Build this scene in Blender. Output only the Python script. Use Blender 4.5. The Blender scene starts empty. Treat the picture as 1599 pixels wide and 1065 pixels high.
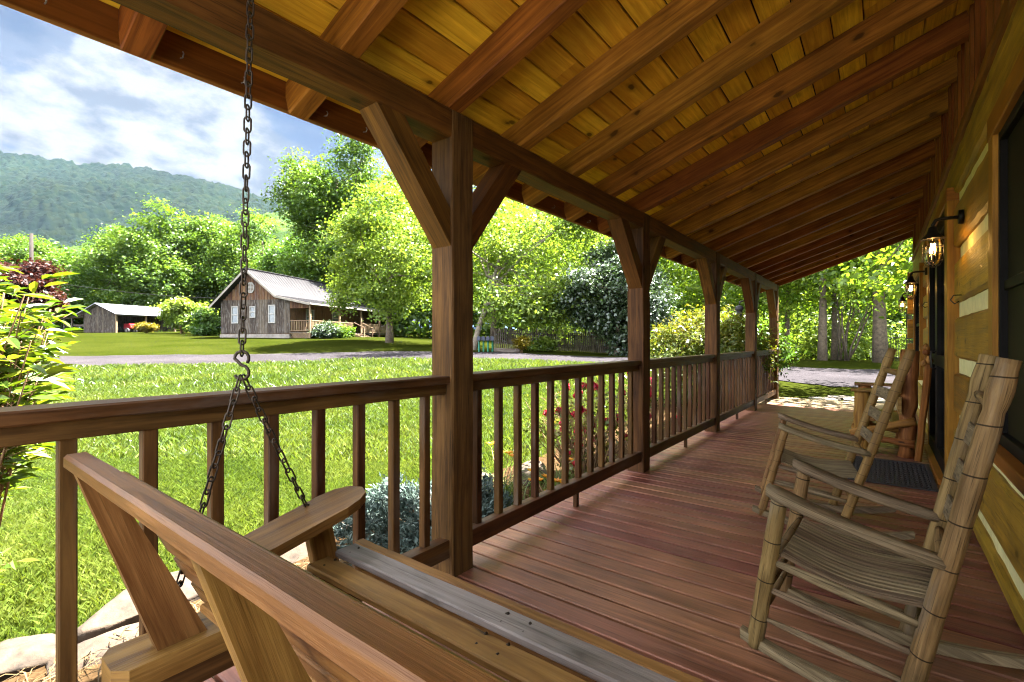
import bpy, math, random
import numpy as np
from mathutils import Vector, Matrix

random.seed(7)
RS = np.random.RandomState(11)
K = 1.2 / 1.07            # design units -> metres
R_ = math.radians
scene = bpy.context.scene
C = scene.collection

# ------------------------------------------------------------------ camera, sky, sun, exposure
YAW = R_(37.6)
EYE = 1.07
cam_d = bpy.data.cameras.new('camera')
cam_d.sensor_width = 36.0
cam_d.lens = 36.0 * 750.0 / 1599.0
cam_d.clip_start = 0.02
cam_d.clip_end = 9000
cam = bpy.data.objects.new('camera', cam_d)
cam.location = (0, 0, EYE * K)
cam.rotation_euler = (R_(90), 0, YAW)
C.objects.link(cam)
scene.camera = cam

SUN_EL, SUN_AZ = R_(60), R_(30)      # azimuth clockwise from +Y
sun_dir = Vector((math.sin(SUN_AZ) * math.cos(SUN_EL), math.cos(SUN_AZ) * math.cos(SUN_EL), math.sin(SUN_EL)))
sl = bpy.data.lights.new('sun', 'SUN')
sl.energy = 3.4
sl.angle = R_(0.6)
sl.color = (1.0, 0.95, 0.86)
sun = bpy.data.objects.new('sun', sl)
sun.rotation_euler = (-sun_dir).to_track_quat('-Z', 'Y').to_euler()
sun.location = (0, 0, 30)
C.objects.link(sun)

scene.view_settings.view_transform = 'Standard'
scene.view_settings.look = 'None'
scene.view_settings.gamma = 1
scene.view_settings.exposure = 4.8
scene.cycles.use_denoising = True
scene.cycles.filter_width = 1.15
scene.cycles.max_bounces = 10
scene.cycles.diffuse_bounces = 6
scene.cycles.transparent_max_bounces = 12
scene.cycles.sample_clamp_indirect = 6.0


def ray(px, D):
    """ground-plan point (x, y) seen in photo column px at depth D"""
    u = (px - 799.5) / 750.0
    ca, sa = math.cos(YAW), math.sin(YAW)
    return np.array([D * (-sa + u * ca), D * (ca + u * sa)])


world = bpy.data.worlds.new('World')
scene.world = world
world.use_nodes = True
wn, wl = world.node_tree.nodes, world.node_tree.links
wn.clear()


def N(nodes, t, **kw):
    n = nodes.new(t)
    for k, v in kw.items():
        if k == 'inp':
            for kk, vv in v.items():
                n.inputs[kk].default_value = vv
        else:
            setattr(n, k, v)
    return n


def ramp(nodes, stops, interp='LINEAR'):
    n = nodes.new('ShaderNodeValToRGB')
    n.color_ramp.interpolation = interp
    e = n.color_ramp.elements
    while len(e) < len(stops):
        e.new(0.5)
    for el, (p, c) in zip(e, stops):
        el.position = p
        el.color = (*c, 1) if len(c) == 3 else c
    return n


def g3(v):
    return (v, v, v)


sky = N(wn, 'ShaderNodeTexSky', sky_type='NISHITA', sun_disc=False, sun_elevation=SUN_EL, sun_rotation=SUN_AZ)
sky.air_density, sky.dust_density, sky.ozone_density = 0.05, 0.04, 0.5
tc = N(wn, 'ShaderNodeTexCoord')
cm = N(wn, 'ShaderNodeMapping')
cm.inputs['Scale'].default_value = (1, 1, 1.9)
wl.new(tc.outputs['Generated'], cm.inputs[0])
cn = N(wn, 'ShaderNodeTexNoise', inp={'Scale': 5.5, 'Detail': 10, 'Roughness': 0.58, 'Distortion': 0.15})
wl.new(cm.outputs[0], cn.inputs['Vector'])


def cloud_bias(px, py, lo, amount):
    u, v = (px - 799.5) / 750, (533 - py) / 750
    p = ray(px, 1.0)
    d = Vector((p[0], p[1], v)).normalized()
    dp = N(wn, 'ShaderNodeVectorMath', operation='DOT_PRODUCT')
    wl.new(tc.outputs['Generated'], dp.inputs[0])
    dp.inputs[1].default_value = d
    mr = N(wn, 'ShaderNodeMapRange', interpolation_type='SMOOTHSTEP')
    mr.inputs['From Min'].default_value = lo
    mr.inputs['From Max'].default_value = 1.0
    mr.inputs['To Max'].default_value = amount
    wl.new(dp.outputs['Value'], mr.inputs['Value'])
    return mr.outputs[0]


acc = cn.outputs[0]
for args in ((110, 185, 0.990, 0.20), (215, 195, 0.990, 0.22), (300, 205, 0.988, 0.20), (270, 140, 0.995, 0.12), (435, 300, 0.994, 0.20)):
    ad = N(wn, 'ShaderNodeMath', operation='ADD')
    wl.new(acc, ad.inputs[0])
    wl.new(cloud_bias(*args), ad.inputs[1])
    acc = ad.outputs[0]
crmp = ramp(wn, [(0.48, g3(0.28)), (0.585, g3(0.35)), (0.635, g3(0.8)), (0.70, g3(1))])
wl.new(acc, crmp.inputs[0])
cn2 = N(wn, 'ShaderNodeTexNoise', inp={'Scale': 9, 'Detail': 6, 'Roughness': 0.6})
cm2 = N(wn, 'ShaderNodeMapping')
cm2.inputs['Scale'].default_value = (1, 1, 2.0)
cm2.inputs['Location'].default_value = (0, 0, -0.09)
wl.new(tc.outputs['Generated'], cm2.inputs[0])
wl.new(cm2.outputs[0], cn2.inputs['Vector'])
ccol = ramp(wn, [(0.40, (0.27, 0.285, 0.35)), (0.54, (0.60, 0.60, 0.62))])
wl.new(cn2.outputs[0], ccol.inputs[0])
cmix = N(wn, 'ShaderNodeMixRGB')
wl.new(crmp.outputs[0], cmix.inputs[0])
wl.new(sky.outputs[0], cmix.inputs[1])
wl.new(ccol.outputs[0], cmix.inputs[2])
# bright cloud added overhead, out of view, as soft fill
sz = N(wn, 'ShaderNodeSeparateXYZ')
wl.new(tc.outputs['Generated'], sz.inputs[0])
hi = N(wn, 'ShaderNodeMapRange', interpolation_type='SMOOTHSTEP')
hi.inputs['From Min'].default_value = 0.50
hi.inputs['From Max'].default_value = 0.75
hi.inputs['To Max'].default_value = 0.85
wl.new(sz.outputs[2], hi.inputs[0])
# and a bright cloud bank added behind the camera to light the porch
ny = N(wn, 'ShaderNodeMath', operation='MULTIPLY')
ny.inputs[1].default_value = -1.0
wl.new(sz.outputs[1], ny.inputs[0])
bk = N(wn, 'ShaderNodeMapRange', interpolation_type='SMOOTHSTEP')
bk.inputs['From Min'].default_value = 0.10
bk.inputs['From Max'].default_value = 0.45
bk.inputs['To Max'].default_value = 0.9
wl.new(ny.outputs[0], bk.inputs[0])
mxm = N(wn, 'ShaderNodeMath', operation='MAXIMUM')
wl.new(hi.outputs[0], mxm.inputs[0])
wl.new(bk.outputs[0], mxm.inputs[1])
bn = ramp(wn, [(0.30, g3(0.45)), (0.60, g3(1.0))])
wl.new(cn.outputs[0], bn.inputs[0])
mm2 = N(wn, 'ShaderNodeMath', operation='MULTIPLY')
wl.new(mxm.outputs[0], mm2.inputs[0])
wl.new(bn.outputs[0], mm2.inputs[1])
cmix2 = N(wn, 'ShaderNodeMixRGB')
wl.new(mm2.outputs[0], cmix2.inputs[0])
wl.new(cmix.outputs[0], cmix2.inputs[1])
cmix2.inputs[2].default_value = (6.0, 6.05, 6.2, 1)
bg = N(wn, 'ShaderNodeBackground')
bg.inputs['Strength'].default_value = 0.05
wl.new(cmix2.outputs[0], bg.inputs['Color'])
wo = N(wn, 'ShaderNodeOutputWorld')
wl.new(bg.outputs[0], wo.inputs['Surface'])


# ------------------------------------------------------------------ materials
def newmat(name):
    m = bpy.data.materials.new(name)
    m.use_nodes = True
    n, l = m.node_tree.nodes, m.node_tree.links
    n.clear()
    out = n.new('ShaderNodeOutputMaterial')
    return m, n, l, out


def mixc(n, l, fac, a, b, blend='MIX'):
    x = n.new('ShaderNodeMixRGB')
    x.blend_type = blend
    for i, v in ((0, fac), (1, a), (2, b)):
        if hasattr(v, 'is_output') or hasattr(v, 'links'):
            l.new(v, x.inputs[i])
        elif i == 0:
            x.inputs[0].default_value = v
        else:
            x.inputs[i].default_value = (*v, 1) if len(v) == 3 else v
    return x.outputs[0]


def math2(n, l, op, a, b):
    x = n.new('ShaderNodeMath')
    x.operation = op
    for i, v in enumerate((a, b)):
        if isinstance(v, (int, float)):
            x.inputs[i].default_value = v
        else:
            l.new(v, x.inputs[i])
    return x.outputs[0]


def attr(n, name):
    a = n.new('ShaderNodeAttribute')
    a.attribute_name = name
    return a.outputs['Fac']


def wood(name, c1, c2, rough=0.6, knots=0.7, var=0.35, wear=None, wear_amt=0.5, grain=1.0, bump=0.25, grey=None, grey_amt=0.0, spec=0.14, checks=0.0, rings=0.0):
    """grain runs along U of the metric UV map; 'rnd' differs per board"""
    m, n, l, out = newmat(name)
    uv = N(n, 'ShaderNodeUVMap', uv_map='UVMap')
    mp = N(n, 'ShaderNodeMapping')
    mp.inputs['Scale'].default_value = (1.3 * grain, 22 * grain, 1)
    l.new(uv.outputs[0], mp.inputs[0])
    n1 = N(n, 'ShaderNodeTexNoise', inp={'Scale': 1.6, 'Detail': 7, 'Roughness': 0.62, 'Distortion': 0.8})
    l.new(mp.outputs[0], n1.inputs['Vector'])
    r1 = ramp(n, [(0.34, c2), (0.50, tuple((a + b) / 2 for a, b in zip(c1, c2))), (0.64, c1)])
    l.new(n1.outputs[0], r1.inputs[0])
    col = r1.outputs[0]
    # broad cloudy variation
    n2 = N(n, 'ShaderNodeTexNoise', inp={'Scale': 3.5, 'Detail': 3, 'Roughness': 0.5})
    l.new(uv.outputs[0], n2.inputs['Vector'])
    r2 = ramp(n, [(0.3, g3(0.72)), (0.7, g3(1.18))])
    l.new(n2.outputs[0], r2.inputs[0])
    col = mixc(n, l, 0.8, col, r2.outputs[0], 'MULTIPLY')
    rv = N(n, 'ShaderNodeMapRange')
    rv.inputs['To Min'].default_value = 1 - var
    rv.inputs['To Max'].default_value = 1 + var * 0.7
    l.new(attr(n, 'rnd'), rv.inputs[0])
    hs = N(n, 'ShaderNodeHueSaturation')
    l.new(rv.outputs[0], hs.inputs['Value'])
    l.new(col, hs.inputs['Color'])
    hue = math2(n, l, 'MULTIPLY_ADD', attr(n, 'rnd'), 0.03)
    hue.node.inputs[2].default_value = 0.485
    l.new(hue, hs.inputs['Hue'])
    col = hs.outputs[0]
    if knots > 0:
        mk = N(n, 'ShaderNodeMapping')
        mk.inputs['Scale'].default_value = (4.2, 7.5, 1)
        l.new(uv.outputs[0], mk.inputs[0])
        vk = N(n, 'ShaderNodeTexVoronoi', inp={'Scale': 1.0, 'Randomness': 1.0})
        nk = N(n, 'ShaderNodeTexNoise', inp={'Scale': 6.0, 'Detail': 3})
        l.new(mk.outputs[0], nk.inputs['Vector'])
        wv = N(n, 'ShaderNodeMixRGB', blend_type='ADD')
        wv.inputs[0].default_value = 0.12
        l.new(mk.outputs[0], wv.inputs[1])
        l.new(nk.outputs['Color'], wv.inputs[2])
        l.new(wv.outputs[0], vk.inputs['Vector'])
        rk = ramp(n, [(0.0, g3(1)), (0.09, g3(0.95)), (0.13, g3(0.35)), (0.24, g3(0))])
        l.new(vk.outputs['Distance'], rk.inputs[0])
        # only some cells hold a knot
        sel = ramp(n, [(0.38, g3(0)), (0.42, g3(1))])
        l.new(vk.outputs['Color'], sel.inputs[0])
        kf = math2(n, l, 'MULTIPLY', rk.outputs[0], sel.outputs[0])
        kf = math2(n, l, 'MULTIPLY', kf, knots)
        col = mixc(n, l, kf, col, tuple(c * 0.16 for c in c2))
    if wear:
        mw = N(n, 'ShaderNodeMapping')
        mw.inputs['Scale'].default_value = (7.0, 42, 1)
        l.new(uv.outputs[0], mw.inputs[0])
        nw = N(n, 'ShaderNodeTexNoise', inp={'Scale': 2.0, 'Detail': 6, 'Roughness': 0.72})
        l.new(mw.outputs[0], nw.inputs['Vector'])
        nb = N(n, 'ShaderNodeTexNoise', inp={'Scale': 1.7, 'Detail': 3})
        l.new(uv.outputs[0], nb.inputs['Vector'])
        s = math2(n, l, 'ADD', nw.outputs[0], math2(n, l, 'MULTIPLY', nb.outputs[0], 0.7))
        rw = ramp(n, [(1.03 - 0.12 * wear_amt, g3(0)), (1.09 - 0.1 * wear_amt, g3(0.8))])
        l.new(s, rw.inputs[0])
        col = mixc(n, l, rw.outputs[0], col, wear)
    if grey:
        ng = N(n, 'ShaderNodeTexNoise', inp={'Scale': 2.2, 'Detail': 5, 'Roughness': 0.6})
        mg = N(n, 'ShaderNodeMapping')
        mg.inputs['Scale'].default_value = (1, 4, 1)
        l.new(uv.outputs[0], mg.inputs[0])
        l.new(mg.outputs[0], ng.inputs['Vector'])
        rg = ramp(n, [(0.55 - 0.3 * grey_amt, g3(0)), (0.75 - 0.2 * grey_amt, g3(0.9))])
        l.new(ng.outputs[0], rg.inputs[0])
        col = mixc(n, l, rg.outputs[0], col, grey)
    if rings > 0:
        sx = N(n, 'ShaderNodeSeparateXYZ')
        l.new(uv.outputs[0], sx.inputs[0])
        wob = N(n, 'ShaderNodeTexNoise', inp={'Scale': 1.1, 'Detail': 1})
        l.new(uv.outputs[0], wob.inputs['Vector'])
        ux = math2(n, l, 'ADD', sx.outputs[0], math2(n, l, 'MULTIPLY', wob.outputs[0], rings * 1.6))
        fr = math2(n, l, 'FRACT', math2(n, l, 'DIVIDE', ux, rings), 0)
        dd = math2(n, l, 'ABSOLUTE', math2(n, l, 'SUBTRACT', fr, 0.5), 0)
        rg2 = ramp(n, [(0.011, g3(0.9)), (0.020, g3(0))])
        l.new(dd, rg2.inputs[0])
        col = mixc(n, l, rg2.outputs[0], col, tuple(c * 0.08 for c in c2))
    fine = None
    if checks > 0:
        mc = N(n, 'ShaderNodeMapping')
        mc.inputs['Scale'].default_value = (2.0, 85, 1)
        l.new(uv.outputs[0], mc.inputs[0])
        nc = N(n, 'ShaderNodeTexNoise', inp={'Scale': 1.5, 'Detail': 4, 'Roughness': 0.7})
        l.new(mc.outputs[0], nc.inputs['Vector'])
        rc = ramp(n, [(0.37, g3(1)), (0.43, g3(0))])
        l.new(nc.outputs[0], rc.inputs[0])
        col = mixc(n, l, math2(n, l, 'MULTIPLY', rc.outputs[0], checks), col, tuple(c * 0.22 for c in c2))
        fine = nc.outputs[0]
    b = N(n, 'ShaderNodeBsdfPrincipled', inp={'Roughness': rough, 'Specular IOR Level': spec})
    l.new(col, b.inputs['Base Color'])
    rr = N(n, 'ShaderNodeMapRange')
    rr.inputs['To Min'].default_value = max(0.2, rough - 0.18)
    rr.inputs['To Max'].default_value = min(1, rough + 0.15)
    l.new(n1.outputs[0], rr.inputs[0])
    l.new(rr.outputs[0], b.inputs['Roughness'])
    bp = N(n, 'ShaderNodeBump', inp={'Strength': bump, 'Distance': 0.006})
    l.new(fine or n1.outputs[0], bp.inputs['Height'])
    l.new(bp.outputs[0], b.inputs['Normal'])
    l.new(b.outputs[0], out.inputs[0])
    return m


def plain(name, col, rough=0.6, metal=0.0, noise=0.25, nscale=8.0, bump=0.0, spec=0.4, var=0.0, coord='Object'):
    m, n, l, out = newmat(name)
    t = N(n, 'ShaderNodeTexCoord')
    n1 = N(n, 'ShaderNodeTexNoise', inp={'Scale': nscale, 'Detail': 5, 'Roughness': 0.6})
    l.new(t.outputs[coord], n1.inputs['Vector'])
    r1 = ramp(n, [(0.3, tuple(c * (1 - noise) for c in col)), (0.7, tuple(min(1, c * (1 + noise)) for c in col))])
    l.new(n1.outputs[0], r1.inputs[0])
    c = r1.outputs[0]
    if var:
        rv = N(n, 'ShaderNodeMapRange')
        rv.inputs['To Min'].default_value = 1 - var
        rv.inputs['To Max'].default_value = 1 + var
        l.new(attr(n, 'rnd'), rv.inputs[0])
        hs = N(n, 'ShaderNodeHueSaturation')
        l.new(rv.outputs[0], hs.inputs['Value'])
        l.new(c, hs.inputs['Color'])
        c = hs.outputs[0]
    b = N(n, 'ShaderNodeBsdfPrincipled', inp={'Roughness': rough, 'Metallic': metal, 'Specular IOR Level': spec})
    l.new(c, b.inputs['Base Color'])
    if bump:
        bp = N(n, 'ShaderNodeBump', inp={'Strength': bump, 'Distance': 0.02})
        l.new(n1.outputs[0], bp.inputs['Height'])
        l.new(bp.outputs[0], b.inputs['Normal'])
    l.new(b.outputs[0], out.inputs[0])
    return m


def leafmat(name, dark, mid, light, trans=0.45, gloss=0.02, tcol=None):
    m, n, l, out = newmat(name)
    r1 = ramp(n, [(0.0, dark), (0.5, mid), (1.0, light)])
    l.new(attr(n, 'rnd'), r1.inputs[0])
    d = N(n, 'ShaderNodeBsdfDiffuse')
    t = N(n, 'ShaderNodeBsdfTranslucent')
    l.new(r1.outputs[0], d.inputs[0])
    tc2 = mixc(n, l, 1.0, r1.outputs[0], tcol or (1.15, 1.12, 0.60), 'MULTIPLY')
    l.new(tc2, t.inputs[0])
    mx = N(n, 'ShaderNodeMixShader', inp={0: trans})
    l.new(d.outputs[0], mx.inputs[1])
    l.new(t.outputs[0], mx.inputs[2])
    g = N(n, 'ShaderNodeBsdfGlossy', inp={'Roughness': 0.42})
    g.inputs[0].default_value = (0.9, 0.95, 1, 1)
    m2 = N(n, 'ShaderNodeMixShader', inp={0: gloss})
    l.new(mx.outputs[0], m2.inputs[1])
    l.new(g.outputs[0], m2.inputs[2])
    l.new(m2.outputs[0], out.inputs[0])
    return m


M = {}
M['beam'] = wood('dark stained timber', (0.13, 0.052, 0.012), (0.05, 0.018, 0.005), rough=0.62, knots=0.75, var=0.25, bump=0.3, checks=0.45)
M['rafter'] = wood('stained rafter timber', (0.31, 0.125, 0.019), (0.135, 0.044, 0.007), rough=0.6, knots=0.85, var=0.22, bump=0.25, checks=0.3)
M['board'] = wood('golden pine board', (0.84, 0.5, 0.045), (0.58, 0.275, 0.018), rough=0.5, knots=0.95, var=0.32, bump=0.2, checks=0.25)
M['post'] = wood('rough sawn post timber', (0.118, 0.056, 0.019), (0.045, 0.019, 0.007), rough=0.75, knots=0.6, var=0.2, bump=0.6, checks=0.6)
M['rail'] = wood('railing timber', (0.1, 0.045, 0.015), (0.04, 0.016, 0.006), rough=0.5, knots=0.4, var=0.25, bump=0.25, grey=(0.10, 0.075, 0.06), grey_amt=0.1)
M['deck'] = wood('worn red brown deck stain', (0.275, 0.112, 0.068), (0.14, 0.053, 0.032), rough=0.42, knots=0.25, var=0.22, wear=(0.42, 0.31, 0.21), wear_amt=0.22, bump=0.3, grain=0.8, checks=0.45, spec=0.32, grey=(0.20, 0.105, 0.075), grey_amt=0.05)
M['deckend'] = wood('pale deck boards', (0.34, 0.26, 0.15), (0.19, 0.135, 0.08), rough=0.6, knots=0.25, var=0.2, bump=0.3, checks=0.3)  # paler colour for the boards at the far end
M['log'] = wood('honey stained hewn log', (0.4, 0.218, 0.026), (0.2, 0.098, 0.01), rough=0.55, knots=0.7, var=0.25, bump=0.9, grain=0.6, checks=0.55, spec=0.3)
M['trim'] = wood('stained trim board', (0.36, 0.165, 0.024), (0.21, 0.085, 0.011), rough=0.5, knots=0.3, var=0.15, bump=0.2)
M['batten'] = wood('dark batten board', (0.26, 0.095, 0.018), (0.13, 0.045, 0.009), rough=0.6, knots=0.3, var=0.25, bump=0.2)
M['chink'] = plain('pale chinking mortar', (0.72, 0.66, 0.32), rough=0.85, noise=0.1, nscale=14, bump=0.25)
M['swing'] = wood('varnished swing wood', (0.22, 0.112, 0.034), (0.095, 0.039, 0.01), rough=0.42, knots=0.95, var=0.2, bump=0.25, grain=1.0, spec=0.25, checks=0.3)
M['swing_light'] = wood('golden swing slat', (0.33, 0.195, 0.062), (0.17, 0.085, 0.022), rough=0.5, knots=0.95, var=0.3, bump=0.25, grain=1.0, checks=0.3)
M['swing_grey'] = wood('weathered grey slat', (0.27, 0.24, 0.228), (0.14, 0.115, 0.105), rough=0.5, knots=0.8, var=0.1, bump=0.4, spec=0.4, checks=0.5)
M['chair'] = wood('weathered hickory', (0.27, 0.172, 0.075), (0.105, 0.06, 0.023), rough=0.7, knots=0.6, var=0.15, bump=0.5, grain=1.6, checks=0.7, grey=(0.20, 0.165, 0.12), grey_amt=0.12, rings=0.128)
M['chair_grey'] = wood('weathered grey hickory', (0.27, 0.205, 0.125), (0.095, 0.066, 0.038), rough=0.8, knots=0.15, var=0.2, bump=0.6, grain=1.6, checks=0.8)
M['chair_gold'] = wood('golden hickory', (0.28, 0.168, 0.062), (0.125, 0.064, 0.021), rough=0.55, knots=0.3, var=0.15, bump=0.3, grain=1.2, checks=0.3, rings=0.06)
M['cedar'] = wood('peeled cedar log', (0.38, 0.19, 0.05), (0.15, 0.053, 0.013), rough=0.5, knots=0.9, var=0.15, bump=0.4, grain=0.8, checks=0.3)
M['barn'] = wood('weathered barn board', (0.1, 0.08, 0.064), (0.032, 0.024, 0.02), rough=0.85, knots=0.3, var=0.45, bump=0.3, grain=0.35, grey=(0.145, 0.132, 0.122), grey_amt=0.22, checks=0.3)
M['barn_warm'] = wood('red brown barn board', (0.13, 0.07, 0.04), (0.055, 0.027, 0.017), rough=0.85, knots=0.3, var=0.4, bump=0.3, grain=0.35, grey=(0.11, 0.09, 0.075), grey_amt=0.08)
M['barn_trim'] = wood('pale barn trim', (0.24, 0.175, 0.11), (0.14, 0.095, 0.06), rough=0.8, knots=0.2, var=0.3, bump=0.2, grain=0.5)
M['tin'] = plain('galvanised roof sheet', (0.036, 0.035, 0.038), rough=0.8, metal=0.0, noise=0.15, nscale=1.2, spec=0.08)
M['tin_dark'] = plain('grey shed roof sheet', (0.26, 0.26, 0.30), rough=0.5, metal=0.3, noise=0.2, nscale=1.2)
M['roofdark'] = plain('roof underlay', (0.02, 0.014, 0.01), rough=0.9, noise=0.1)
M['iron'] = plain('black iron', (0.025, 0.021, 0.018), rough=0.45, metal=0.6, noise=0.4, nscale=40)
M['chain'] = plain('rusty dark chain steel', (0.045, 0.034, 0.026), rough=0.5, metal=0.7, noise=0.5, nscale=60)
M['black'] = plain('black door frame', (0.010, 0.009, 0.008), rough=0.5, noise=0.2, spec=0.05)
M['rubber'] = plain('black rubber', (0.03, 0.028, 0.03), rough=0.7, noise=0.3, nscale=30)
M['winwhite'] = plain('white window frame', (0.24, 0.235, 0.225), rough=0.6, noise=0.1)
M['concrete'] = plain('grey foundation block', (0.2, 0.18, 0.16), rough=0.9, noise=0.3, nscale=3, bump=0.2)
M['bark'] = plain('grey brown bark', (0.085, 0.066, 0.046), rough=0.95, noise=0.5, nscale=9, bump=0.9)
M['bark_pale'] = plain('pale grey bark', (0.17, 0.145, 0.115), rough=0.9, noise=0.4, nscale=7, bump=0.6)
M['stem'] = plain('brown plant stem', (0.17, 0.10, 0.05), rough=0.8, noise=0.4, nscale=20)
M['stone'] = plain('tan field stone', (0.046, 0.031, 0.020), rough=0.9, noise=0.7, nscale=9, bump=1.0, var=0.25)
M['flag'] = plain('pale flagstone', (0.14, 0.118, 0.095), rough=0.85, noise=0.3, nscale=3, bump=0.3, var=0.2)
M['straw'] = plain('dry straw', (0.075, 0.046, 0.015), rough=0.8, noise=0.3, nscale=20, var=0.5)
M['red'] = plain('red tractor paint', (0.25, 0.012, 0.02), rough=0.4, noise=0.15)
M['petal'] = leafmat('pink red petals', (0.20, 0.003, 0.016), (0.40, 0.006, 0.032), (0.52, 0.022, 0.06), trans=0.3, gloss=0.02, tcol=(1, 1, 1))
M['orange'] = leafmat('orange petals', (0.407, 0.144, 0.007), (0.492, 0.210, 0.013), (0.525, 0.295, 0.020), trans=0.35, gloss=0.02, tcol=(1, 1, 1))
M['green_paint'] = plain('green post paint', (0.01, 0.13, 0.09), rough=0.5)
M['darkbox'] = plain('dark mailbox metal', (0.03, 0.035, 0.06), rough=0.4, metal=0.3)
M['pole'] = plain('weathered utility pole', (0.013, 0.009, 0.007), rough=0.9, noise=0.4, nscale=4)

M['lf_bright'] = leafmat('bright spring leaves', (0.0603, 0.1154, 0.0144), (0.1175, 0.1829, 0.0219), (0.1925, 0.2471, 0.0381), trans=0.5)
M['lf_mid'] = leafmat('mid green leaves', (0.0230, 0.0609, 0.0080), (0.0483, 0.1058, 0.0126), (0.0954, 0.1564, 0.0196), trans=0.45)
M['lf_tree'] = leafmat('fresh green leaves', (0.0300, 0.0696, 0.0084), (0.0672, 0.1272, 0.0144), (0.1200, 0.1800, 0.0204), trans=0.45)
M['lf_woods'] = leafmat('sunlit woodland leaves', (0.0519, 0.1075, 0.0097), (0.1124, 0.1872, 0.0145), (0.2065, 0.2705, 0.0278), trans=0.58)
M['lf_dark'] = leafmat('dark grey green leaves', (0.0132, 0.0286, 0.0090), (0.0286, 0.0528, 0.0171), (0.0671, 0.0946, 0.0387), trans=0.25, gloss=0.06, tcol=(1.1, 1.2, 0.6))
M['lf_red'] = leafmat('dark red leaves', (0.015, 0.004, 0.003), (0.033, 0.009, 0.007), (0.057, 0.025, 0.014), trans=0.3, tcol=(1.3, 0.9, 0.7))
M['lf_nandina'] = leafmat('yellow green shrub leaves', (0.0229, 0.0646, 0.0052), (0.0774, 0.1292, 0.0065), (0.1386, 0.1634, 0.0117), trans=0.5, gloss=0.03, tcol=(1.2, 1.15, 0.55))
M['lf_yellow'] = leafmat('yellow tipped leaves', (0.025, 0.054, 0.005), (0.071, 0.097, 0.008), (0.150, 0.122, 0.010), trans=0.45)
M['lf_juniper'] = leafmat('blue grey juniper sprays', (0.028, 0.049, 0.041), (0.059, 0.087, 0.075), (0.102, 0.130, 0.114), trans=0.15, tcol=(1, 1, 1))
M['lf_rose'] = leafmat('rose leaves', (0.035, 0.060, 0.008), (0.106, 0.128, 0.022), (0.240, 0.199, 0.035), trans=0.4)
M['lf_gold'] = leafmat('golden flower heads', (0.092, 0.069, 0.002), (0.126, 0.097, 0.003), (0.138, 0.115, 0.011), trans=0.3, tcol=(1, 1, 1))
M['grass'] = leafmat('grass blades', (0.0340, 0.0650, 0.0072), (0.0650, 0.1018, 0.0108), (0.1150, 0.1416, 0.0252), trans=0.45, gloss=0.025, tcol=(1.1, 1.08, 0.6))


def lawn_mat():
    m, n, l, out = newmat('mown lawn')
    t = N(n, 'ShaderNodeTexCoord')
    a = N(n, 'ShaderNodeTexNoise', inp={'Scale': 0.35, 'Detail': 5, 'Roughness': 0.6})
    b = N(n, 'ShaderNodeTexNoise', inp={'Scale': 11, 'Detail': 6, 'Roughness': 0.7})
    l.new(t.outputs['Object'], a.inputs['Vector'])
    l.new(t.outputs['Object'], b.inputs['Vector'])
    ra = ramp(n, [(0.35, (0.0125, 0.0170, 0.0020)), (0.65, (0.0185, 0.0225, 0.0036))])
    rb = ramp(n, [(0.3, g3(0.6)), (0.7, g3(1.3))])
    l.new(a.outputs[0], ra.inputs[0])
    l.new(b.outputs[0], rb.inputs[0])
    c = mixc(n, l, 1, ra.outputs[0], rb.outputs[0], 'MULTIPLY')
    bs = N(n, 'ShaderNodeBsdfPrincipled', inp={'Roughness': 0.95, 'Specular IOR Level': 0.0})
    l.new(c, bs.inputs['Base Color'])
    bp = N(n, 'ShaderNodeBump', inp={'Strength': 0.7, 'Distance': 0.05})
    l.new(b.outputs[0], bp.inputs['Height'])
    l.new(bp.outputs[0], bs.inputs['Normal'])
    l.new(bs.outputs[0], out.inputs[0])
    return m


def gravel_mat(name, lo, hi):
    m, n, l, out = newmat(name)
    t = N(n, 'ShaderNodeTexCoord')
    a = N(n, 'ShaderNodeTexNoise', inp={'Scale': 0.5, 'Detail': 5, 'Roughness': 0.65})
    v = N(n, 'ShaderNodeTexVoronoi', inp={'Scale': 26})
    for x in (a, v):
        l.new(t.outputs['Object'], x.inputs['Vector'])
    ra = ramp(n, [(0.3, lo), (0.7, hi)])
    l.new(a.outputs[0], ra.inputs[0])
    rb = ramp(n, [(0.0, g3(0.65)), (1.0, g3(1.3))])
    l.new(v.outputs['Color'], rb.inputs[0])
    c = mixc(n, l, 0.8, ra.outputs[0], rb.outputs[0], 'MULTIPLY')
    bs = N(n, 'ShaderNodeBsdfPrincipled', inp={'Roughness': 0.95, 'Specular IOR Level': 0.0})
    l.new(c, bs.inputs['Base Color'])
    bp = N(n, 'ShaderNodeBump', inp={'Strength': 0.6, 'Distance': 0.03})
    l.new(v.outputs['Distance'], bp.inputs['Height'])
    l.new(bp.outputs[0], bs.inputs['Normal'])
    l.new(bs.outputs[0], out.inputs[0])
    return m


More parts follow.
